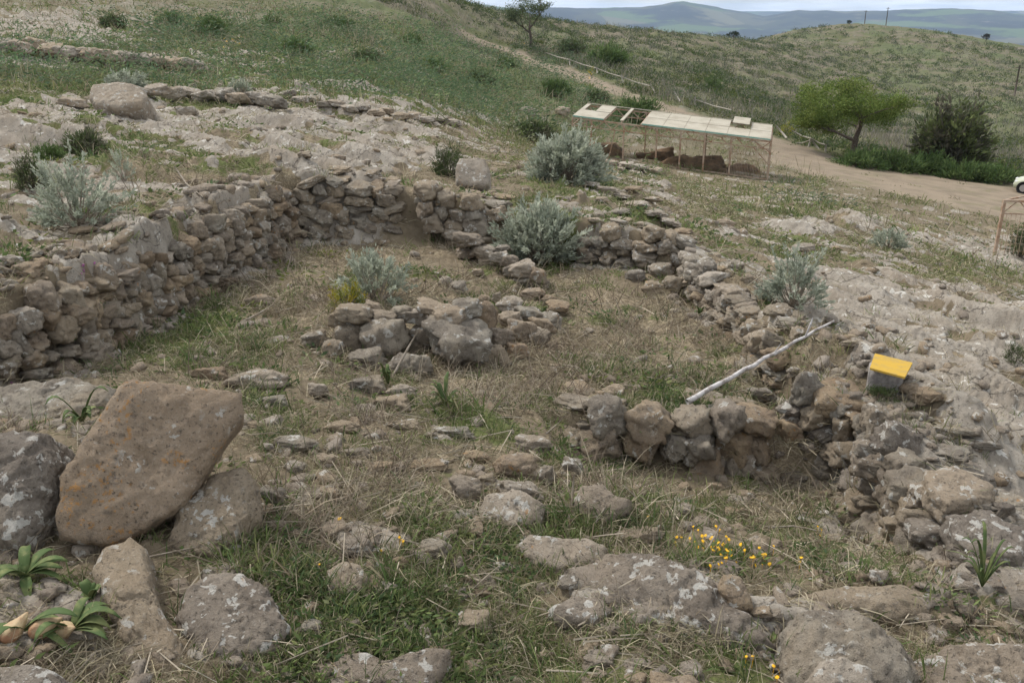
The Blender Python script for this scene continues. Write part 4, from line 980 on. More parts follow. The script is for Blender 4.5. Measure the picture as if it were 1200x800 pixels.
# ------------------------------------------------------------------ trees
def tree(px, py, hpx, wpx, label, cols, seed, trunk_h=.3, lean=.0, nleaf=9000, leaf=.07, name='broadleaf_tree', dist=None, dense=1.0, fork=3, crown_low=.30, trr=.035):
    rs = np.random.RandomState(seed)
    base, t = at(px, py)
    if dist: base = W_t(px, py, dist); t = dist; base[2] = H(base[0], base[1])
    Hh = hpx*t/F; Rr = wpx*t/F*.5
    E = empty(name, base, label, 'tree'); mb = MB(); tips = []
    def grow(p, d, L, r, lv):
        pts = [p]; q = np.array(p, float); dd = np.array(d, float)
        for k in range(4):
            dd = dd+rs.normal(0, .14, 3); dd[2] += .03; dd /= np.linalg.norm(dd); q = q+dd*L/4; pts.append(q.copy())
        mb.tube([tuple(a) for a in pts], [r*(1-.42*k/4) for k in range(5)], 7 if lv < 2 else 4, lv > 2)
        if lv >= 4: tips.extend(pts[1:]); return
        if lv >= 2: tips.append(pts[-1])
        nb = fork if lv < 1 else rs.randint(2, 4)
        a0 = rs.uniform(0, 6.28)
        for k in range(nb):
            a = a0+k*2*PI/nb+rs.normal(0, .3); sp_ = rs.uniform(.55, 1.0) if lv < 2 else rs.uniform(.4, .9)
            side = np.array([math.cos(a), math.sin(a), 0]); nd = dd*math.cos(sp_)+side*math.sin(sp_); nd[2] = max(nd[2], -.1); nd /= np.linalg.norm(nd)
            grow(pts[-1] if k < 2 else pts[3], nd, L*rs.uniform(.62, .85), r*.58, lv+1)
    grow(np.array([0, 0, -.1]), np.array([lean, 0, 1.0]), Hh*trunk_h, Hh*trr, 0)
    tips = np.array(tips)
    # fit to the wanted crown
    ex = np.abs(tips[:, :2]).max(); sx = Rr*.95/np.percentile(np.hypot(tips[:, 0]-tips[:, 0].mean(), tips[:, 1]), 92); sz = Hh*.93/tips[:, 2].max()
    S = np.array([sx, sx, sz])
    mb.v = [tuple(np.array(v)*(S if v[2] > Hh*trunk_h*.6 else S*[1/sx*(1+(sx-1)*max(v[2], 0)/(Hh*trunk_h*.6)), 1/sx*(1+(sx-1)*max(v[2], 0)/(Hh*trunk_h*.6)), 1])) for v in mb.v]
    tips = tips*S; tips = tips[tips[:, 2] > Hh*crown_low]; keep = lambda q: q[(np.hypot(q[:, 0]-lean*q[:, 2], q[:, 1]) > Rr*.36) | (q[:, 2] > Hh*.46)]; tips = keep(tips)
    link('trunk', mb.mesh('trunk', BARK, True), E)
    zc = Hh*(.96+crown_low)/2; hz = Hh*(1.0-crown_low)/2; mx_ = np.median(tips[:, 0]); my_ = np.median(tips[:, 1])
    ne = int(len(tips)*1.3*dense); ue = norm(rs.normal(0, 1, (ne, 3))); ue *= (rs.uniform(.35, 1, (ne, 1))**.6)*np.array([Rr*.9, Rr*.9, hz*.9]); ue += [mx_, my_, zc]
    ue = ue[perlin(ue[:, 0]/Rr*2.4, ue[:, 1]/Rr*2.4, ue[:, 2]/Rr*2.4, seed) > -.12]
    tips = np.concatenate([tips, keep(ue)]); nleaf = int(nleaf*1.9)
    xi = rs.randint(0, len(tips), nleaf); sz_ = Rr*.075
    P = tips[xi]+rs.normal(0, sz_, (nleaf, 3))*[1, 1, .75]
    D = norm(rs.normal(0, 1, (nleaf, 3))+[0, 0, .3]); L = rs.uniform(.6, 1.4, nleaf)*leaf*Hh*.45
    tc = pal(len(tips), cols, rs, .16)[xi]*(1+rs.normal(0, .15, (nleaf, 1)))
    link('crown', veg_mesh('crown', [leaves(P, D, L, L*.42, np.clip(tc, .01, .9), rs)]), E)
    return E
tree(996,186,94,132,'spreading bright green tree with a dark leaning trunk by the parking ground', [(.115,.165,.035),(.15,.205,.05),(.09,.135,.03),(.18,.22,.06)], 5, .30, .22, 17000, .06, crown_low=.24)
tree(622,56,62,56,'small open crowned olive-green tree standing beside the dirt path', [(.10,.13,.065),(.13,.155,.08),(.08,.11,.05)], 9, .34, .02, 3600, .06, crown_low=.34)
0 and tree(1110,198,80,90,'dark round twiggy bush-like tree right of the spreading green tree', [(.05,.06,.03),(.075,.085,.035),(.09,.08,.05),(.11,.13,.04)], 14, .12, .0, 15000, .045, 'bushy_tree', crown_low=.02, fork=6, trr=.02)
shrub(1110,201,84,82,'dark round twiggy bush-like tree right of the spreading green tree','twiggy','bushy_tree','tree', seed=77, dens=3.2)
tree(860,46,9,14,'tiny dark tree on the skyline at the left shoulder of the far hill', [(.03,.04,.02)], 15, .2, 0, 500, .3, crown_low=.1)
tree(995,29,5,7,'tiny dark bush-like tree on the very top of the far hill', [(.03,.04,.02)], 16, .15, 0, 300, .35, crown_low=.1)
tree(1155,49,9,9,'tiny round tree on the right shoulder of the far hill', [(.05,.045,.035)], 17, .25, 0, 400, .3, crown_low=.2)

# ------------------------------------------------------------------ utility poles
def pole(px, py, dist, h, label):
    b = W_t(px, py, dist); b[2] = H(b[0], b[1]); E = empty('utility_pole', b, label, 'pole', None); mb = MB(); mb.tube([(0, 0, -.3), (0, 0, h)], [.2, .13], 8); link('pole_shaft', mb.mesh('pole_shaft', BARK, True), E)
    mb = MB(); mb.box((0, 0, h-.4), (1.6, .12, .12)); link('crossarm', mb.mesh('crossarm', BARK), E)
pole(1038,31,375,7.2,'taller utility pole on the far hilltop, right one of two')
pole(1013,29,378,5.4,'shorter utility pole on the far hilltop, left one of two')
pole(1190,105,170,5.5,'thin utility pole on the right slope of the far hill')

# ------------------------------------------------------------------ steel shelter
def shelter():
    FL = Vector(W_t(670,181,46.5)); FR = Vector(W_t(899,211,44.2))
    print('shelter ground', H(FL.x, FL.y), FL.z, H(FR.x, FR.y), FR.z)
    u = FR-FL; L = u.xy.length; ud = Vector((u.x, u.y, 0)).normalized(); vd = Vector((-ud.y, ud.x, 0)); D = 3.7; HT = 1.85; TR = .36
    E = empty('steel_shelter', FL, 'long low rusty steel shelter roofed with pale panels, some missing, on the middle slope', 'shelter')
    def P(s, d, h): return Vector((0, 0, 0))+u*s+vd*(d*D)+Vector((0, 0, h+(.28*d)))
    def add(name, mb, mat, par=E, **k): return link(name, mb.mesh(name, mat), par, **k)
    xs = [0, .10, .27, .44, .56, .68, .81, 1.0]
    for s in xs:
        m = MB(); m.bar(P(s, 0, -.35), P(s, 0, HT-.03), .075); add('post', m, RUST)
    m = MB(); m.bar(P(.19, 0, -.3), P(.225, 0, HT-TR), .05); add('post', m, RUST, label='leaning post')
    for s in (0, .33, .66, 1.0):
        m = MB(); g = P(s, 1, 0); gz = H(E.location.x+g.x, E.location.y+g.y)-E.location.z
        m.bar(Vector((g.x, g.y, gz-.2)), P(s, 1, HT-.03), .06); add('post', m, RUST)
    for d in (0, 1):
        m = MB(); m.bar(P(0, d, HT), P(1, d, HT), .07); m.bar(P(0, d, HT-TR), P(1, d, HT-TR), .05)
        n = 24
        for i in range(n):
            a, b = (HT-TR, HT) if i % 2 else (HT, HT-TR); m.bar(P(i/n, d, a), P((i+1)/n, d, b), .045)
        add('truss', m, RUST)
    for s in (0, 1.0):
        m = MB(); m.bar(P(s, .02, HT-.005), P(s, .98, HT-.005), .06); m.bar(P(s, .02, HT-TR), P(s, .98, HT-TR), .045); m.bar(P(s, 0, HT-.5), P(s-(.08 if s else -.08), 0, HT-.05), .045); add('end_beam', m, RUST)
    m = MB(); m.bar(P(0, 0, .03), P(1, 0, .03), .05); add('base_rail', m, RUST)
    # wire infill of the right end and front
    m = MB()
    for i in range(26): m.bar(P(.80+.2*i/26, -.006, .05), P(.80+.2*i/26, -.006, HT-TR), .012)
    for i in range(26): m.bar(P(1.004, i/26., -.3), P(1.004, i/26., HT-TR), .010)
    add('wire_mesh', m, RUST)
    m = MB(); m.bar(P(.92, -.012, HT-TR), P(1.0, -.012, .75), .05); add('brace', m, RUST)
    for s in (.004, .165, .255, .355, .62, .996):
        m = MB(); m.bar(P(s, 0, HT+.05), P(s, 1, HT+.05), .05); add('rafter', m, RUST)
    def panel(s0, s1, d0, d1, lift=.10, tilt=0, lab=None):
        c = (P(s0, d0, 0)+P(s1, d1, 0))/2
        vv = []; 
        for zz in (0, .03):
            for (s, d) in ((s0, d0), (s1, d0), (s1, d1), (s0, d1)): vv.append(tuple(P(s, d, HT+lift+zz+tilt*(s-s0)*10)))
        m = MB(); m.v = vv; m.f = [[0,3,2,1],[4,5,6,7],[0,1,5,4],[1,2,6,5],[2,3,7,6],[3,0,4,7]]
        o = add('roof_panel', m, PANEL, label=lab)
        if d0 < .01:
            e = MB(); e.bar(P(s0, -.012, HT+lift+.01), P(s1, -.012, HT+lift+.01), .03, .07); link('green_edge', e.mesh('green_edge', PEDGE), o)
    g = .0012
    panel(.0+g, .085, 0, .5); panel(.0+g, .022, .5, 1); panel(.085, .165-g, .0, .46); panel(.085, .165-g, .5, 1)
    for i in range(6):
        a = .36+i*.1067; b = a+.1067-g*1.5
        panel(a, b, 0, .48)
        if i != 4: panel(a, b, .5, 1)
    panel(.80, .885, .55, 1.02, .30, 0, 'loose panel lifted above the roof')
    # back and front edge strips
    m = MB(); m.bar(P(.0, .995, HT+.13), P(1, .995, HT+.13), .10, .04); add('roof_edge', m, PANEL)
    m = MB(); m.bar(P(.255, .02, HT+.14), P(.255, .98, HT+.14), .16, .04); add('roof_edge', m, PANEL)
    # dug earth inside
    rs = np.random.RandomState(3)
    for i, (s, d, w, h, lab) in enumerate([(.14, .5, 2.6, .85, 'reddish earth bank under the left end of the shelter'), (.62, .45, 4.2, .8, 'orange earth bank under the middle of the shelter'), (.40, .75, 3.0, .75, 'brown earth heap at the back of the shelter'), (.86, .7, 2.2, .55, 'dark earth heap under the right end of the shelter')]):
        c = E.location+P(s, d, 0); V, Fc = STONES[i]
        V = V.copy(); V *= np.array([w, 1.8, h*2]); V[:, 2] += .18*fbm3(V, .9, 4, i+50)
        o = link('earth_bank', mesh_np('earth_bank', V, Fc.ravel(), np.full(len(Fc), 3), EARTH), None, lab, 'earth heap'); o.location = (c.x, c.y, H(c.x, c.y)-.12); o.rotation_euler.z = math.atan2(ud.y, ud.x)
shelter()
def frame2():
    _a, t_ = at(1165, 300); A = Vector(_a)
    E = empty('rusty_frame', A, 'rusty steel frame with zigzag truss cut off by the right edge', 'steel frame')
    k_ = t_/31; print('frame t', t_); HT = 65*t_/F*1.02; u = Vector((3.4*k_, -.8, 0)); v = Vector((2.3*k_, 1.6*k_, 0))
    def P(s, d, h): return u*s+v*d+Vector((.12*h/HT*0, 0, h))
    for s, d in ((0, 0), (1, 0), (0, 1), (1, 1), (.5, 0)):
        m = MB(); g = P(s, d, 0); gz = H(A.x+g.x, A.y+g.y)-A.z; m.bar(Vector((g.x, g.y, gz-.15)), P(s, d, HT), .09 if (s, d) == (0, 0) else .06); link('post', m.mesh('post', RUST), E)
    for d in (0, 1):
        m = MB(); m.bar(P(0, d, HT-.03), P(1, d, HT-.03), .07); m.bar(P(0, d, HT-.45), P(1, d, HT-.45), .045)
        for i in range(8):
            a, b = (HT-.45, HT) if i % 2 == 0 else (HT, HT-.45); m.bar(P(i/8, d, a), P((i+1)/8, d, b), .035)
        link('truss', m.mesh('truss', RUST), E)
    m = MB()
    for i in range(1, 24): m.bar(P(i/24, .004, .1), P(i/24, .004, HT-.45), .010)
    for i in range(6): m.bar(P(0, .004, .2+i*.25), P(1, .004, .2+i*.25), .008)
    link('wire_mesh', m.mesh('wire_mesh', RUST), E)
    for s in (0, 1):
        m = MB(); m.bar(P(s, .02, HT-.02), P(s, .98, HT-.02), .05); link('end_beam', m.mesh('end_beam', RUST), E)
frame2()

# ------------------------------------------------------------------ yellow board on concrete block
def board():
    c, t = at(1036, 459); z0 = c[2]
    A = W_z(1016, 456, z0+.02); B = W_z(1056, 461, z0+.02); ex = (B-A); w = np.linalg.norm(ex); ex /= w; ey = np.array([-ex[1], ex[0], 0])
    h = .22; d = .17; cen = (A+B)/2+ey*d/2
    bm = bmesh.new(); bmesh.ops.create_cube(bm, size=1, matrix=Matrix.Diagonal((w, d, h+.12, 1))); bmesh.ops.bevel(bm, geom=list(bm.edges), offset=.008, segments=2, affect='EDGES')
    bmesh.ops.subdivide_edges(bm, edges=list(bm.edges), cuts=3, use_grid_fill=True)
    me = bpy.data.meshes.new('concrete_block'); bm.to_mesh(me); bm.free(); me.materials.append(CONC)
    me.polygons.foreach_set('use_smooth', [True]*len(me.polygons))
    V = np.array([v.co[:] for v in me.vertices]); V += (fbm3(V, 9, 3, 3)*.012)[:, None]*norm(V); me.vertices.foreach_set('co', V.ravel())
    o = link('concrete_block', me, None, 'grey concrete block standing on the rock under the yellow board', 'concrete block'); o.location = (cen[0], cen[1], z0+h/2-.06+.0); o.rotation_euler.z = math.atan2(ex[1], ex[0])
    zt = z0+h+.015
    Q = [W_z(1019, 433, zt), W_z(1060, 444, zt), W_z(1069, 427, zt), W_z(1025, 416, zt)]
    m = MB(); m.v = [tuple(q) for q in Q]+[(q[0], q[1], q[2]+.018) for q in Q]; m.f = [[0,3,2,1],[4,5,6,7],[0,1,5,4],[1,2,6,5],[2,3,7,6],[3,0,4,7]]
    link('yellow_board', m.mesh('yellow_board', YEL), None, 'bright yellow rectangular board lying on the grey concrete block', 'sign board')
board()

# ------------------------------------------------------------------ dead branch, twigs
def branch():
    A = Vector(W_z(806, 470, -.30)); C2 = Vector(W_z(977, 375, .17)); rb = random.Random(4)
    pp = []
    for i in range(15):
        f = i/14; q = A.lerp(C2, f); q += Vector((rb.uniform(-1, 1), rb.uniform(-1, 1), rb.uniform(-1, 1)))*.012; pp.append(q)
    M = pp[6]; B = pp[11]; C1 = pp[13]
    m = MB(); m.tube(pp, [(.027-.017*(i/14))*(1+.22*rb.random()*(i % 3 == 0)) for i in range(15)], 10)
    o = link('fallen_branch', m.mesh('fallen_branch', SWOOD, True), None, 'bleached white dead branch leaning on the right room wall', 'branch')
    for pts, r in (([B, Vector(W_z(950, 380, .22)), Vector(W_z(953, 370, .28))], .01), ([B, Vector(W_z(968, 388, .05)), Vector(W_z(982, 398, 0))], .009), ([M.lerp(B, .35), M.lerp(B, .45)+Vector((.03, 0, .10))], .008), ([C1, Vector(W_z(974, 384, .1))], .007)):
        t = MB(); t.tube(pts, [r]*(len(pts)-1)+[r*.3], 6); link('twig', t.mesh('twig', SWOOD, True), o)
branch()
TW = [([(185,530),(205,510),(218,485)],0,''),
 ([(459,443),(478,408),(492,384)],.012,'thin pale bare twig standing up before the ruined middle wall'),
 ([(628,420),(650,450),(668,486)],.010,'long thin straw stalk leaning in the middle of the room floor'),
 ([(640,508),(655,495),(663,485)],.008,'thin bent twig left of the cross wall'),
 ([(282,378),(302,368),(322,356)],.012,'pale twig lying on the room floor near the left wall'),
 ([(105,672),(160,655),(232,640)],.006,'dark straight stick lying across the long narrow slab'),
 ([(205,196),(218,215),(238,231)],.014,'bleached twig lying behind the left wall'),
 ([(826,648),(832,638),(845,614)],.010,'pale broken reed in the lower pit by yellow flowers'),
 ([(900,618),(930,616),(962,622)],.009,'grey twig lying on the floor of the lower pit'),
 ([(670,594),(671,575),(673,556)],.010,'short upright pale reed left of the notched tan stone'),
 ([(697,612),(704,602),(711,592)],.009,'short broken brown stick before the notched tan stone'),
 ([(762,505),(768,485),(778,466)],.007,'curved dry stem above the cross wall'),
 ([(1031,512),(1032,495),(1034,477)],.006,'upright thin stem below the concrete block')]
for pts, r, lab in TW:
    if not lab: continue
    n = len(pts); up = lab.find('upright') >= 0 or lab.find('stand') >= 0 or lab.find('leaning') >= 0 or lab.find('stem') >= 0
    b, t = at(*pts[0]); 
    Q = []
    for i, q in enumerate(pts):
        if up: Q.append(W_t(q[0], q[1], t+.02*i))
        else: Q.append(at(q[0], q[1], .05+.03*i)[0])
    m = MB(); m.tube([tuple(q) for q in Q], [r, r*.8, r*.35][:n], 6); link('dry_twig', m.mesh('dry_twig', TWIG, True), None, lab, 'twig')
# litter of stalks
def litter():
    rs = np.random.RandomState(401); x, y, r = in_view(9000, 3, 15, rs); k = rs.rand(len(x)) < (.08+.6*look('dry', x, y))*(1-.7*look('rock', x, y)); x, y, r = x[k], y[k], r[k]
    n = len(x); z = look('z', x, y)+rs.uniform(.01, .06, n); D = norm(np.stack([rs.normal(0, 1, n), rs.normal(0, 1, n), rs.normal(0, .16, n)], 1))
    L = rs.uniform(.12, .45, n); P = np.stack([x, y, z], 1)-D*L[:, None]*.5
    a = blades(P, D, L, np.full(n, .006)+.0002*r, pal(n, [(.40,.35,.26),(.30,.26,.20),(.46,.42,.34),(.2,.16,.12)], rs), .03, rs)
    b = blades(P+[0, 0, .003], D, L, np.full(n, .006)+.0002*r, pal(n, [(.36,.31,.24)], rs), .03, rs)
    link('stalk_litter', veg_mesh('stalk_litter', [a, b], STRAW), kind='stuff', label='broken dry stalks lying over the dead grass', cat='dry stalks')
litter()

# ------------------------------------------------------------------ fences by the path
def fence(label, posts, rails, dist):
    def Wd(px, py, i=0): return Vector(W_t(px, py, np.interp(px, [620, 660, 720, 765, 800, 860, 920, 970], [97, 90, 82, 77, 73, 68, 64, 61])))
    b = Wd(*posts[0][0]); E = empty('wooden_fence', b, label, 'fence')
    for (a, c) in posts:
        m = MB(); m.tube([Wd(*a)-b, Wd(*c)-b], .07, 7); link('post', m.mesh('post', RAIL, True), E)
    for (a, c) in rails:
        m = MB(); m.tube([Wd(*a)-b, (Wd(*a)+Wd(*c))/2-b+Vector((0, 0, -.08)), Wd(*c)-b], .045, 7); link('rail', m.mesh('rail', RAIL, True), E)
fence('sagging pale rail fence along the path between the small tree and the shelter', [((668,77),(667,69)),((700,86),(699,79)),((730,97),(728,88)),((768,110),(762,99))], [((640,62),(667,70)),((667,70),(699,80)),((699,80),(728,90)),((728,90),(762,101))], 0)
fence('single leaning white fence post by the path above the shelter', [((797,119),(790,108))], [], 0)
fence('short pale fallen rail on a post beside the path above the shelter roof', [((815,128),(814,114))], [((815,117),(857,129))], 0)
fence('broken pale fence with crossed rails left of the green tree', [((947,174),(951,162)),((966,184),(952,165)),((967,182),(968,169))], [((928,153),(952,163)),((934,168),(950,164)),((952,163),(969,170))], 0)
fence('leaning pale post standing alone left of the crossed rails', [((922,162),(910,148))], [], 0)

# ------------------------------------------------------------------ car
def car():
    paint = NT('car_paint').finish((.44,.46,.33), .3, spec=.5); glass = NT('car_glass').finish((.02,.025,.03), .08, spec=.6); tyre = NT('tyre').finish((.02,.02,.02), .85); rim = NT('rim').finish((.45,.45,.46), .35, metal=.7); lamp = NT('lamp_glass').finish((.6,.6,.6), .15, spec=.6); blk = NT('dark_trim').finish((.03,.03,.03), .7)
    c, t_ = at(1187, 223); gz = c[2]; print('car t', t_)
    E = empty('parked_car', (c[0], c[1], gz), 'pale yellow-green small car parked at the right edge of the dirt parking ground', 'car')
    L = 3.75; w = .80
    st = [(0,.32,.50,.55,.60),(.06,.24,.58,.62,.70),(.25,.2,.70,.74,.76),(.7,.2,.80,.86,.80),(1.0,.2,.86,.93,.80),(1.15,.2,.88,.97,.80),(1.65,.2,.90,1.36,.80),(2.0,.2,.91,1.46,.80),(2.5,.2,.92,1.47,.80),(3.0,.2,.93,1.42,.79),(3.35,.22,.94,1.28,.78),(3.62,.28,.90,.98,.75),(3.75,.36,.70,.72,.66)]
    V = []; Fc = []; nsec = 12
    for (x, zb, zs, zr, hw) in st:
        top = hw*(.70 if zr > 1.1 else .86)
        sec = [(-hw*.9, zb), (-hw, zb+.12), (-hw*1.02, (zb+zs)/2), (-hw*.99, zs-.03), (-hw*.95, zs), (-top, zr-.05), (-top*.75, zr), (top*.75, zr), (top, zr-.05), (hw*.95, zs), (hw*.99, zs-.03), (hw*1.02, (zb+zs)/2), (hw, zb+.12), (hw*.9, zb)]
        nsec = len(sec); V += [(x, a, b) for a, b in sec]
    for i in range(len(st)-1):
        for k in range(nsec): Fc.append([i*nsec+k, i*nsec+(k+1) % nsec, (i+1)*nsec+(k+1) % nsec, (i+1)*nsec+k])
    Fc.append(list(range(nsec))[::-1]); Fc.append([(len(st)-1)*nsec+k for k in range(nsec)])
    m = MB(); m.v = V; m.f = Fc; body = link('body', m.mesh('body', paint, True), E)
    # windows: slightly proud panes
    def quad(pts, name, mat, par=E):
        q = MB(); q.v = pts; q.f = [list(range(len(pts)))]; o = link(name, q.mesh(name, mat), par); md = o.modifiers.new('t', 'SOLIDIFY'); md.thickness = .012; md.offset = 0
    for s in (-1, 1):
        quad([(1.32, s*.775, .93), (2.15, s*.79, .95), (2.15, s*.60, 1.40), (1.70, s*.60, 1.34)], 'window', glass)
        quad([(2.24, s*.79, .95), (3.1, s*.78, .96), (2.95, s*.59, 1.36), (2.24, s*.60, 1.40)], 'window', glass)
        mir = MB(); mir.box((1.35, s*.90, .98), (.12, .16, .11)); link('mirror', mir.mesh('mirror', paint), E)
        hd = bmesh.new(); bmesh.ops.create_uvsphere(hd, u_segments=12, v_segments=8, radius=1, matrix=Matrix.Translation((.12, s*.52, .60)) @ Matrix.Diagonal((.12, .15, .09, 1))); me = bpy.data.meshes.new('headlight'); hd.to_mesh(me); hd.free(); me.materials.append(lamp); link('headlight', me, E)
    quad([(1.14, -.66, .965), (1.14, .66, .965), (1.66, .55, 1.375), (1.66, -.55, 1.375)], 'windscreen', glass)
    b = MB(); b.box((.02, 0, .38), (.1, 1.25, .16)); link('bumper', b.mesh('bumper', paint), E)
    for x in (.52, 2.95):
        for s in (-1, 1):
            a = MB(); a.tube([(x, s*.60, .30), (x, s*.835, .30)], .36, 24); link('wheel_arch', a.mesh('wheel_arch', blk, True), E)
            t = MB(); t.tube([(x, s*.66, .295), (x, s*.70, .295), (x, s*.82, .295), (x, s*.848, .295)], [.27, .295, .295, .27], 24); wo = link('wheel', t.mesh('wheel', tyre, True), E)
            r = MB(); r.tube([(x, s*.84, .295), (x, s*.858, .295)], .06, 16)
            r.tube([(x, s*.835, .295), (x, s*.853, .295)], .20, 24)
            link('rim', r.mesh('rim', rim), wo)
    E.rotation_euler.z = math.radians(-31); E.scale = (t_/52,)*3
car()
def marker():
    c, t = at(1143, 207); E = empty('marker_post', c, 'short dark post with a pale blue cap in front of the roadside hedge', 'post')
    m = MB(); m.tube([(0, 0, -.1), (0, 0, .55)], .13, 10); link('post_body', m.mesh('post_body', BARK, True), E)
    m = MB(); m.tube([(0, 0, .55), (0, 0, .72)], [.15, .12], 10); link('cap', m.mesh('cap', NT('pale_blue').finish((.35,.42,.55), .5), True), E)
marker()

# ------------------------------------------------------------------ squill plants, flowers
def strap(P0, az, L, Wd, lift, curl, col, rs):
    V = []; n = 7
    dx, dy = math.cos(az), math.sin(az); sx, sy = -dy, dx
    for i in range(n+1):
        f = i/n; w = Wd*(math.sin(PI*min(.12+f*.88, 1))**.6)*.5
        if i == n: w = .001
        r = L*f; z = lift*math.sin(f*1.7)*L-curl*f*f*L
        z2 = z+abs(w)*.35
        V += [(P0[0]+dx*r+sx*w, P0[1]+dy*r+sy*w, P0[2]+z2), (P0[0]+dx*r, P0[1]+dy*r, P0[2]+z), (P0[0]+dx*r-sx*w, P0[1]+dy*r-sy*w, P0[2]+z2)]
    Fc = []
    for i in range(n):
        for k in (0, 1): Fc.append([i*3+k, i*3+k+1, (i+1)*3+k+1, (i+1)*3+k])
    return V, Fc
SQ = NT('squill_leaf'); 
_p = SQ.n('ShaderNodeNewGeometry').outputs['Position']
SQUILL = SQ.finish(SQ.mix(SQ.ramp(SQ.noise(14, _p, 4), .42, .7), (.065,.10,.035), (.16,.175,.07)), .7, SQ.noise(60, _p, 3), .4, .005, .15)
BULB = noisy('bulb_skin', (.44,.34,.20), (.30,.16,.09), 9, .6, .5)
def squill(px, py, n, label, L=(.14,.26), bulb=0, seed=0, lift=(.2,1.), scale=1.0, wd_=(.035,.06)):
    rs = random.Random(seed); c, t = at(px, py); E = empty('squill_plant', c, label, 'plant')
    for i in range(n):
        V, Fc = strap((0, 0, .02), rs.uniform(0, 6.28), rs.uniform(*L)*scale, rs.uniform(*wd_)*scale, rs.uniform(*lift), rs.uniform(.1, .7), None, rs)
        m = MB(); m.v = V; m.f = Fc; o = link('leaf', m.mesh('leaf', SQUILL, True), E)
        md = o.modifiers.new('t', 'SOLIDIFY'); md.thickness = .003
    for k in range(bulb):
        b = bmesh.new(); bmesh.ops.create_uvsphere(b, u_segments=20, v_segments=14, radius=.065)
        for v in b.verts:
            z = v.co.z/.065; a_ = math.atan2(v.co.y, v.co.x); f = (1-.62*max(z, 0)**1.2 + .05*math.sin(7*a_+k)+.07*math.sin(3*a_+4*z))*(.8+.1*k); v.co.x *= f; v.co.y *= f*.8; v.co.z *= 1.0+.55*max(z, 0)
        me = bpy.data.meshes.new('bulb'); b.to_mesh(me); b.free(); me.materials.append(BULB); me.polygons.foreach_set('use_smooth', [True]*len(me.polygons))
        o = link('bulb', me, E); o.location = (k*.13-.03, -.03+.02*k, .04); o.rotation_euler = (1.1, .5*k, rs.uniform(0, 3))
squill(30,678,13,'leafy squill plant against the grey boulder at the left edge',(.13,.24),0,1,(.1,.8),1.0)
squill(28,742,5,'uprooted squill with two peeled tan bulbs at the bottom left',(.16,.26),2,2,(.2,1),1.1)
squill(86,742,9,'squill with drooping cut leaves right of the peeled bulbs',(.14,.24),1,3)
squill(108,706,6,'small pale green squill rosette beside the long narrow slab',(.04,.07),0,4,(.8,1.6))
squill(97,497,9,'dark green strap-leaved plant behind the big brown boulder',(.14,.3),0,5,(.7,1.5),.9)
squill(455,452,9,'bright green squill tuft below the ruined middle wall',(.12,.22),0,6,(1.2,2.2),.6)
squill(1150,690,12,'tall green leafed plant with a white flower near the right edge',(.15,.3),0,7,(1.2,2.6),.8,(.012,.026))
squill(522,478,10,'green blade-leaved plant on the turf right of the stones below the middle wall',(.12,.22),0,8,(1.0,2.2),.7)
squill(820,372,4,'small bright green leaf plant at the foot of the right room wall',(.08,.14),0,10,(1.0,2.2),.8)
# flowers
FY = NT('flower_yellow').finish((.75,.42,.02), .6); FW = NT('flower_white').finish((.75,.74,.68), .6); FP = NT('flower_purple').finish((.28,.09,.22), .7)
def flowers(name, spots, mat, size, label, seed):
    rs = random.Random(seed); m = MB()
    for (px, py, n, sp_) in spots:
        for i in range(n):
            x = px+rs.gauss(0, sp_); y = py+rs.gauss(0, sp_*.7); c, t = at(x, y); h = rs.uniform(.03, .08); s = size*rs.uniform(.7, 1.2)*(1+t/25)
            m.tube([(c[0], c[1], c[2]-.01), (c[0]+.004, c[1], c[2]+h)], .0012, 4, False)
            b = len(m.v); k = 9; tl = (rs.uniform(-.5, .5), rs.uniform(-.7, .1))
            m.v.append((c[0], c[1], c[2]+h+s*.15))
            for q in range(k*2):
                a = PI*q/k; rr = s*(1 if q % 2 else .55); dx, dy = rr*math.cos(a), rr*math.sin(a)
                m.v.append((c[0]+dx, c[1]+dy, c[2]+h+dx*tl[0]+dy*tl[1]*-1))
            for q in range(k*2): m.f.append([b, b+1+q, b+1+(q+1) % (k*2)])
    o = m.build(name, mat); o['label'] = label; o['category'] = 'flowers'; o['kind'] = 'stuff'
flowers('yellow_flowers', [(832,640,16,14),(842,655,14,12),(820,640,8,10),(885,660,12,9),(860,650,8,12),(938,660,1,0),(936,668,1,0),(472,642,2,3),(398,618,1,0),(472,669,2,2),(765,666,1,1),(760,612,1,1),(700,628,1,1),(877,778,2,4),(905,793,3,6),(936,797,1,2),(400,617,1,1),(742,695,1,1),(960,628,3,3),(375,668,1,0),(455,645,2,14),(820,520,3,6),(630,640,1,2)], FY, .010, 'small yellow daisies dotting the turf in the foreground and the lower pit', 1)
flowers('white_flowers', [(1133,655,2,1)], FW, .02, 'white flowers on the leafy plant near the right edge', 2)
flowers('purple_flowers', [(18,465,9,7),(100,322,6,6),(6,470,5,4)], FP, .012, 'small purple flowers among the rocks at the left edge', 3)
flowers('meadow_flowers', [(270,50,14,8),(455,62,6,5),(690,88,4,3),(450,52,4,5),(610,52,3,3)], FY, .03, 'yellow flower heads in the far meadow', 4)

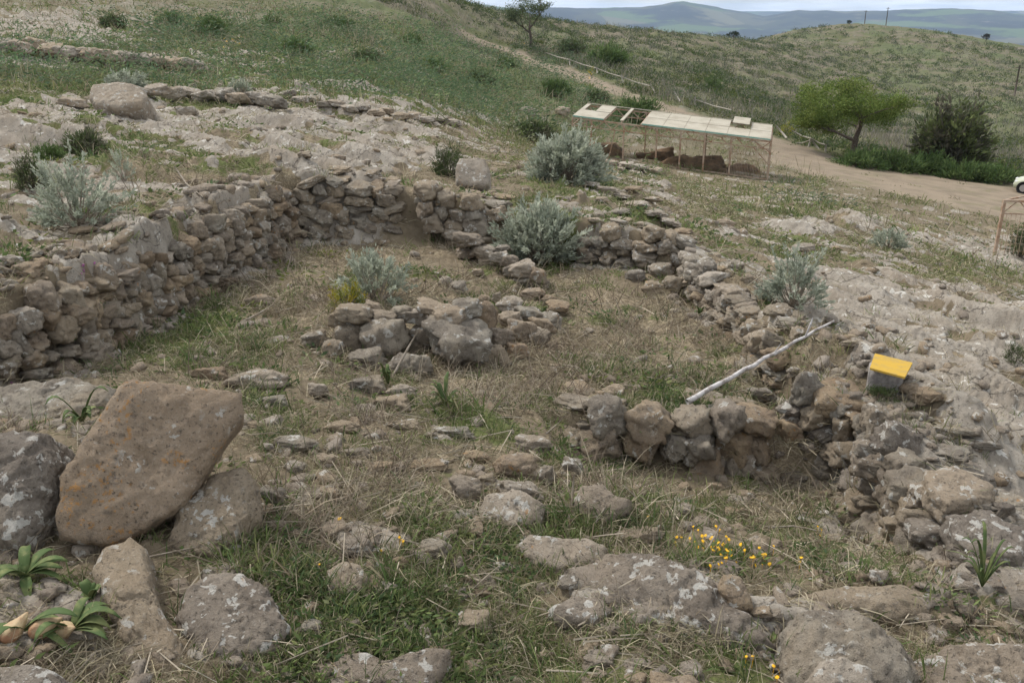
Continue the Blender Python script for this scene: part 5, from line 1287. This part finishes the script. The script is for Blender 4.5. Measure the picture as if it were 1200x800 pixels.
# ------------------------------------------------------------------ haze
def haze():
    top = 190.0; bot = float(GZ.min())-1.5
    m = MB(); m.box((0, 0, (top+bot)/2), (31000, 31000, top-bot))
    mat = bpy.data.materials.new('haze'); mat.use_nodes = True; t = mat.node_tree; t.nodes.clear()
    o_ = t.nodes.new('ShaderNodeOutputMaterial'); v = t.nodes.new('ShaderNodeVolumePrincipled')
    v.inputs['Color'].default_value = (.52, .70, 1, 1); v.inputs['Density'].default_value = HAZE; v.inputs['Anisotropy'].default_value = 0.0
    t.links.new(v.outputs[0], o_.inputs['Volume'])
    link('haze', m.mesh('haze', mat), kind='stuff', label='thin blue air haze over the valley', cat='haze')
HAZE = 6.5e-5
haze()

# ------------------------------------------------------------------ light, sky, camera
SUN_EL, SUN_AZ = math.radians(52), math.radians(-50)    # azimuth from +Y towards +X
sd_ = Vector((math.sin(SUN_AZ)*math.cos(SUN_EL), math.cos(SUN_AZ)*math.cos(SUN_EL), math.sin(SUN_EL)))
su = bpy.data.lights.new('sun', 'SUN'); su.energy = 1.9; su.angle = math.radians(12); su.color = (1, .95, .88)
so_ = bpy.data.objects.new('sun', su); COL.objects.link(so_); so_.rotation_euler = sd_.to_track_quat('Z', 'Y').to_euler()
wd = bpy.data.worlds.new('World'); scn.world = wd; wd.use_nodes = True; t = wd.node_tree; t.nodes.clear()
def wn(typ, ins=None, **pr):
    nd = t.nodes.new(typ)
    for k, v in pr.items(): setattr(nd, k, v)
    for k, v in (ins or {}).items():
        if isinstance(v, bpy.types.NodeSocket): t.links.new(v, nd.inputs[k])
        else: nd.inputs[k].default_value = v
    return nd
sky = wn('ShaderNodeTexSky', sky_type='NISHITA', sun_disc=False, sun_elevation=SUN_EL, sun_rotation=SUN_AZ)
tc = wn('ShaderNodeTexCoord').outputs['Generated']
sep = wn('ShaderNodeSeparateXYZ', {0: tc})
zz_ = wn('ShaderNodeMath', {0: sep.outputs[2], 1: .10}, operation='ADD').outputs[0]
zz_ = wn('ShaderNodeMath', {0: zz_, 1: .03}, operation='MAXIMUM').outputs[0]
cv = wn('ShaderNodeCombineXYZ', {0: wn('ShaderNodeMath', {0: sep.outputs[0], 1: zz_}, operation='DIVIDE').outputs[0], 1: wn('ShaderNodeMath', {0: sep.outputs[1], 1: zz_}, operation='DIVIDE').outputs[0], 2: 0.}).outputs[0]
nz = wn('ShaderNodeTexNoise', {'Vector': cv, 'Scale': .9, 'Detail': 7, 'Roughness': .55}).outputs['Fac']
cf = wn('ShaderNodeMapRange', {0: nz, 1: .36, 2: .60, 3: .55, 4: 1.0}, interpolation_type='SMOOTHSTEP').outputs[0]
nz2 = wn('ShaderNodeTexNoise', {'Vector': cv, 'Scale': 1.7, 'Detail': 6, 'Roughness': .6}).outputs['Fac']
cb = wn('ShaderNodeMapRange', {0: nz2, 1: .3, 2: .7, 3: 0., 4: 1.}).outputs[0]
cm = wn('ShaderNodeMix', {0: cb}, data_type='RGBA'); cm.inputs[6].default_value = (5.2, 5.6, 6.2, 1); cm.inputs[7].default_value = (9.5, 9.5, 9.4, 1)
mx = wn('ShaderNodeMix', {0: cf}, data_type='RGBA'); t.links.new(sky.outputs[0], mx.inputs[6]); t.links.new(cm.outputs[2], mx.inputs[7])
bg = wn('ShaderNodeBackground', {'Color': mx.outputs[2], 'Strength': .085}); ow = wn('ShaderNodeOutputWorld', {0: bg.outputs[0]})
cam = bpy.data.cameras.new('camera'); cam.sensor_width = 36; cam.lens = 36*F/1200; cam.clip_start = .05; cam.clip_end = 60000
co = bpy.data.objects.new('camera', cam); COL.objects.link(co); co.location = (0, 0, CAMZ); co.rotation_euler = (PI/2-PITCH, 0, 0); scn.camera = co
scn.render.engine = 'CYCLES'
scn.view_settings.view_transform = 'Standard'; scn.view_settings.look = 'None'; scn.view_settings.exposure = 0.9; scn.view_settings.gamma = 1
scn.cycles.volume_bounces = 1; scn.cycles.max_bounces = 6; scn.cycles.transparent_max_bounces = 6

GRP = {'loose_stone': 'loose stones lying in and around the ruins', 'silver_shrub': 'silver grey shrubs', 'fennel_bush': 'fennel bushes in the meadow', 'green_shrub': 'dark green shrubs',
       'hedge_clump': 'hedge weeds along the parking ground', 'dry_twig': 'dry twigs and stalks', 'wooden_fence': 'remains of fence along the dirt path', 'utility_pole': 'utility poles on the far hill',
       'dry_stone_wall': 'standing walls of the ruin', 'ruined_wall': 'low ruined wall lines', 'squill_plant': 'strap-leaved plants', 'capstone': 'capstones on the lower right wall',
       'earth_bank': 'earth banks under the steel shelter', 'boulder': 'boulders of the foreground', 'stone_block': 'squared stone blocks'}
for o in scn.objects:
    if o.parent is None and 'label' in o:
        k = o.name.split('.')[0]
        if k in GRP: o['group'] = GRP[k]
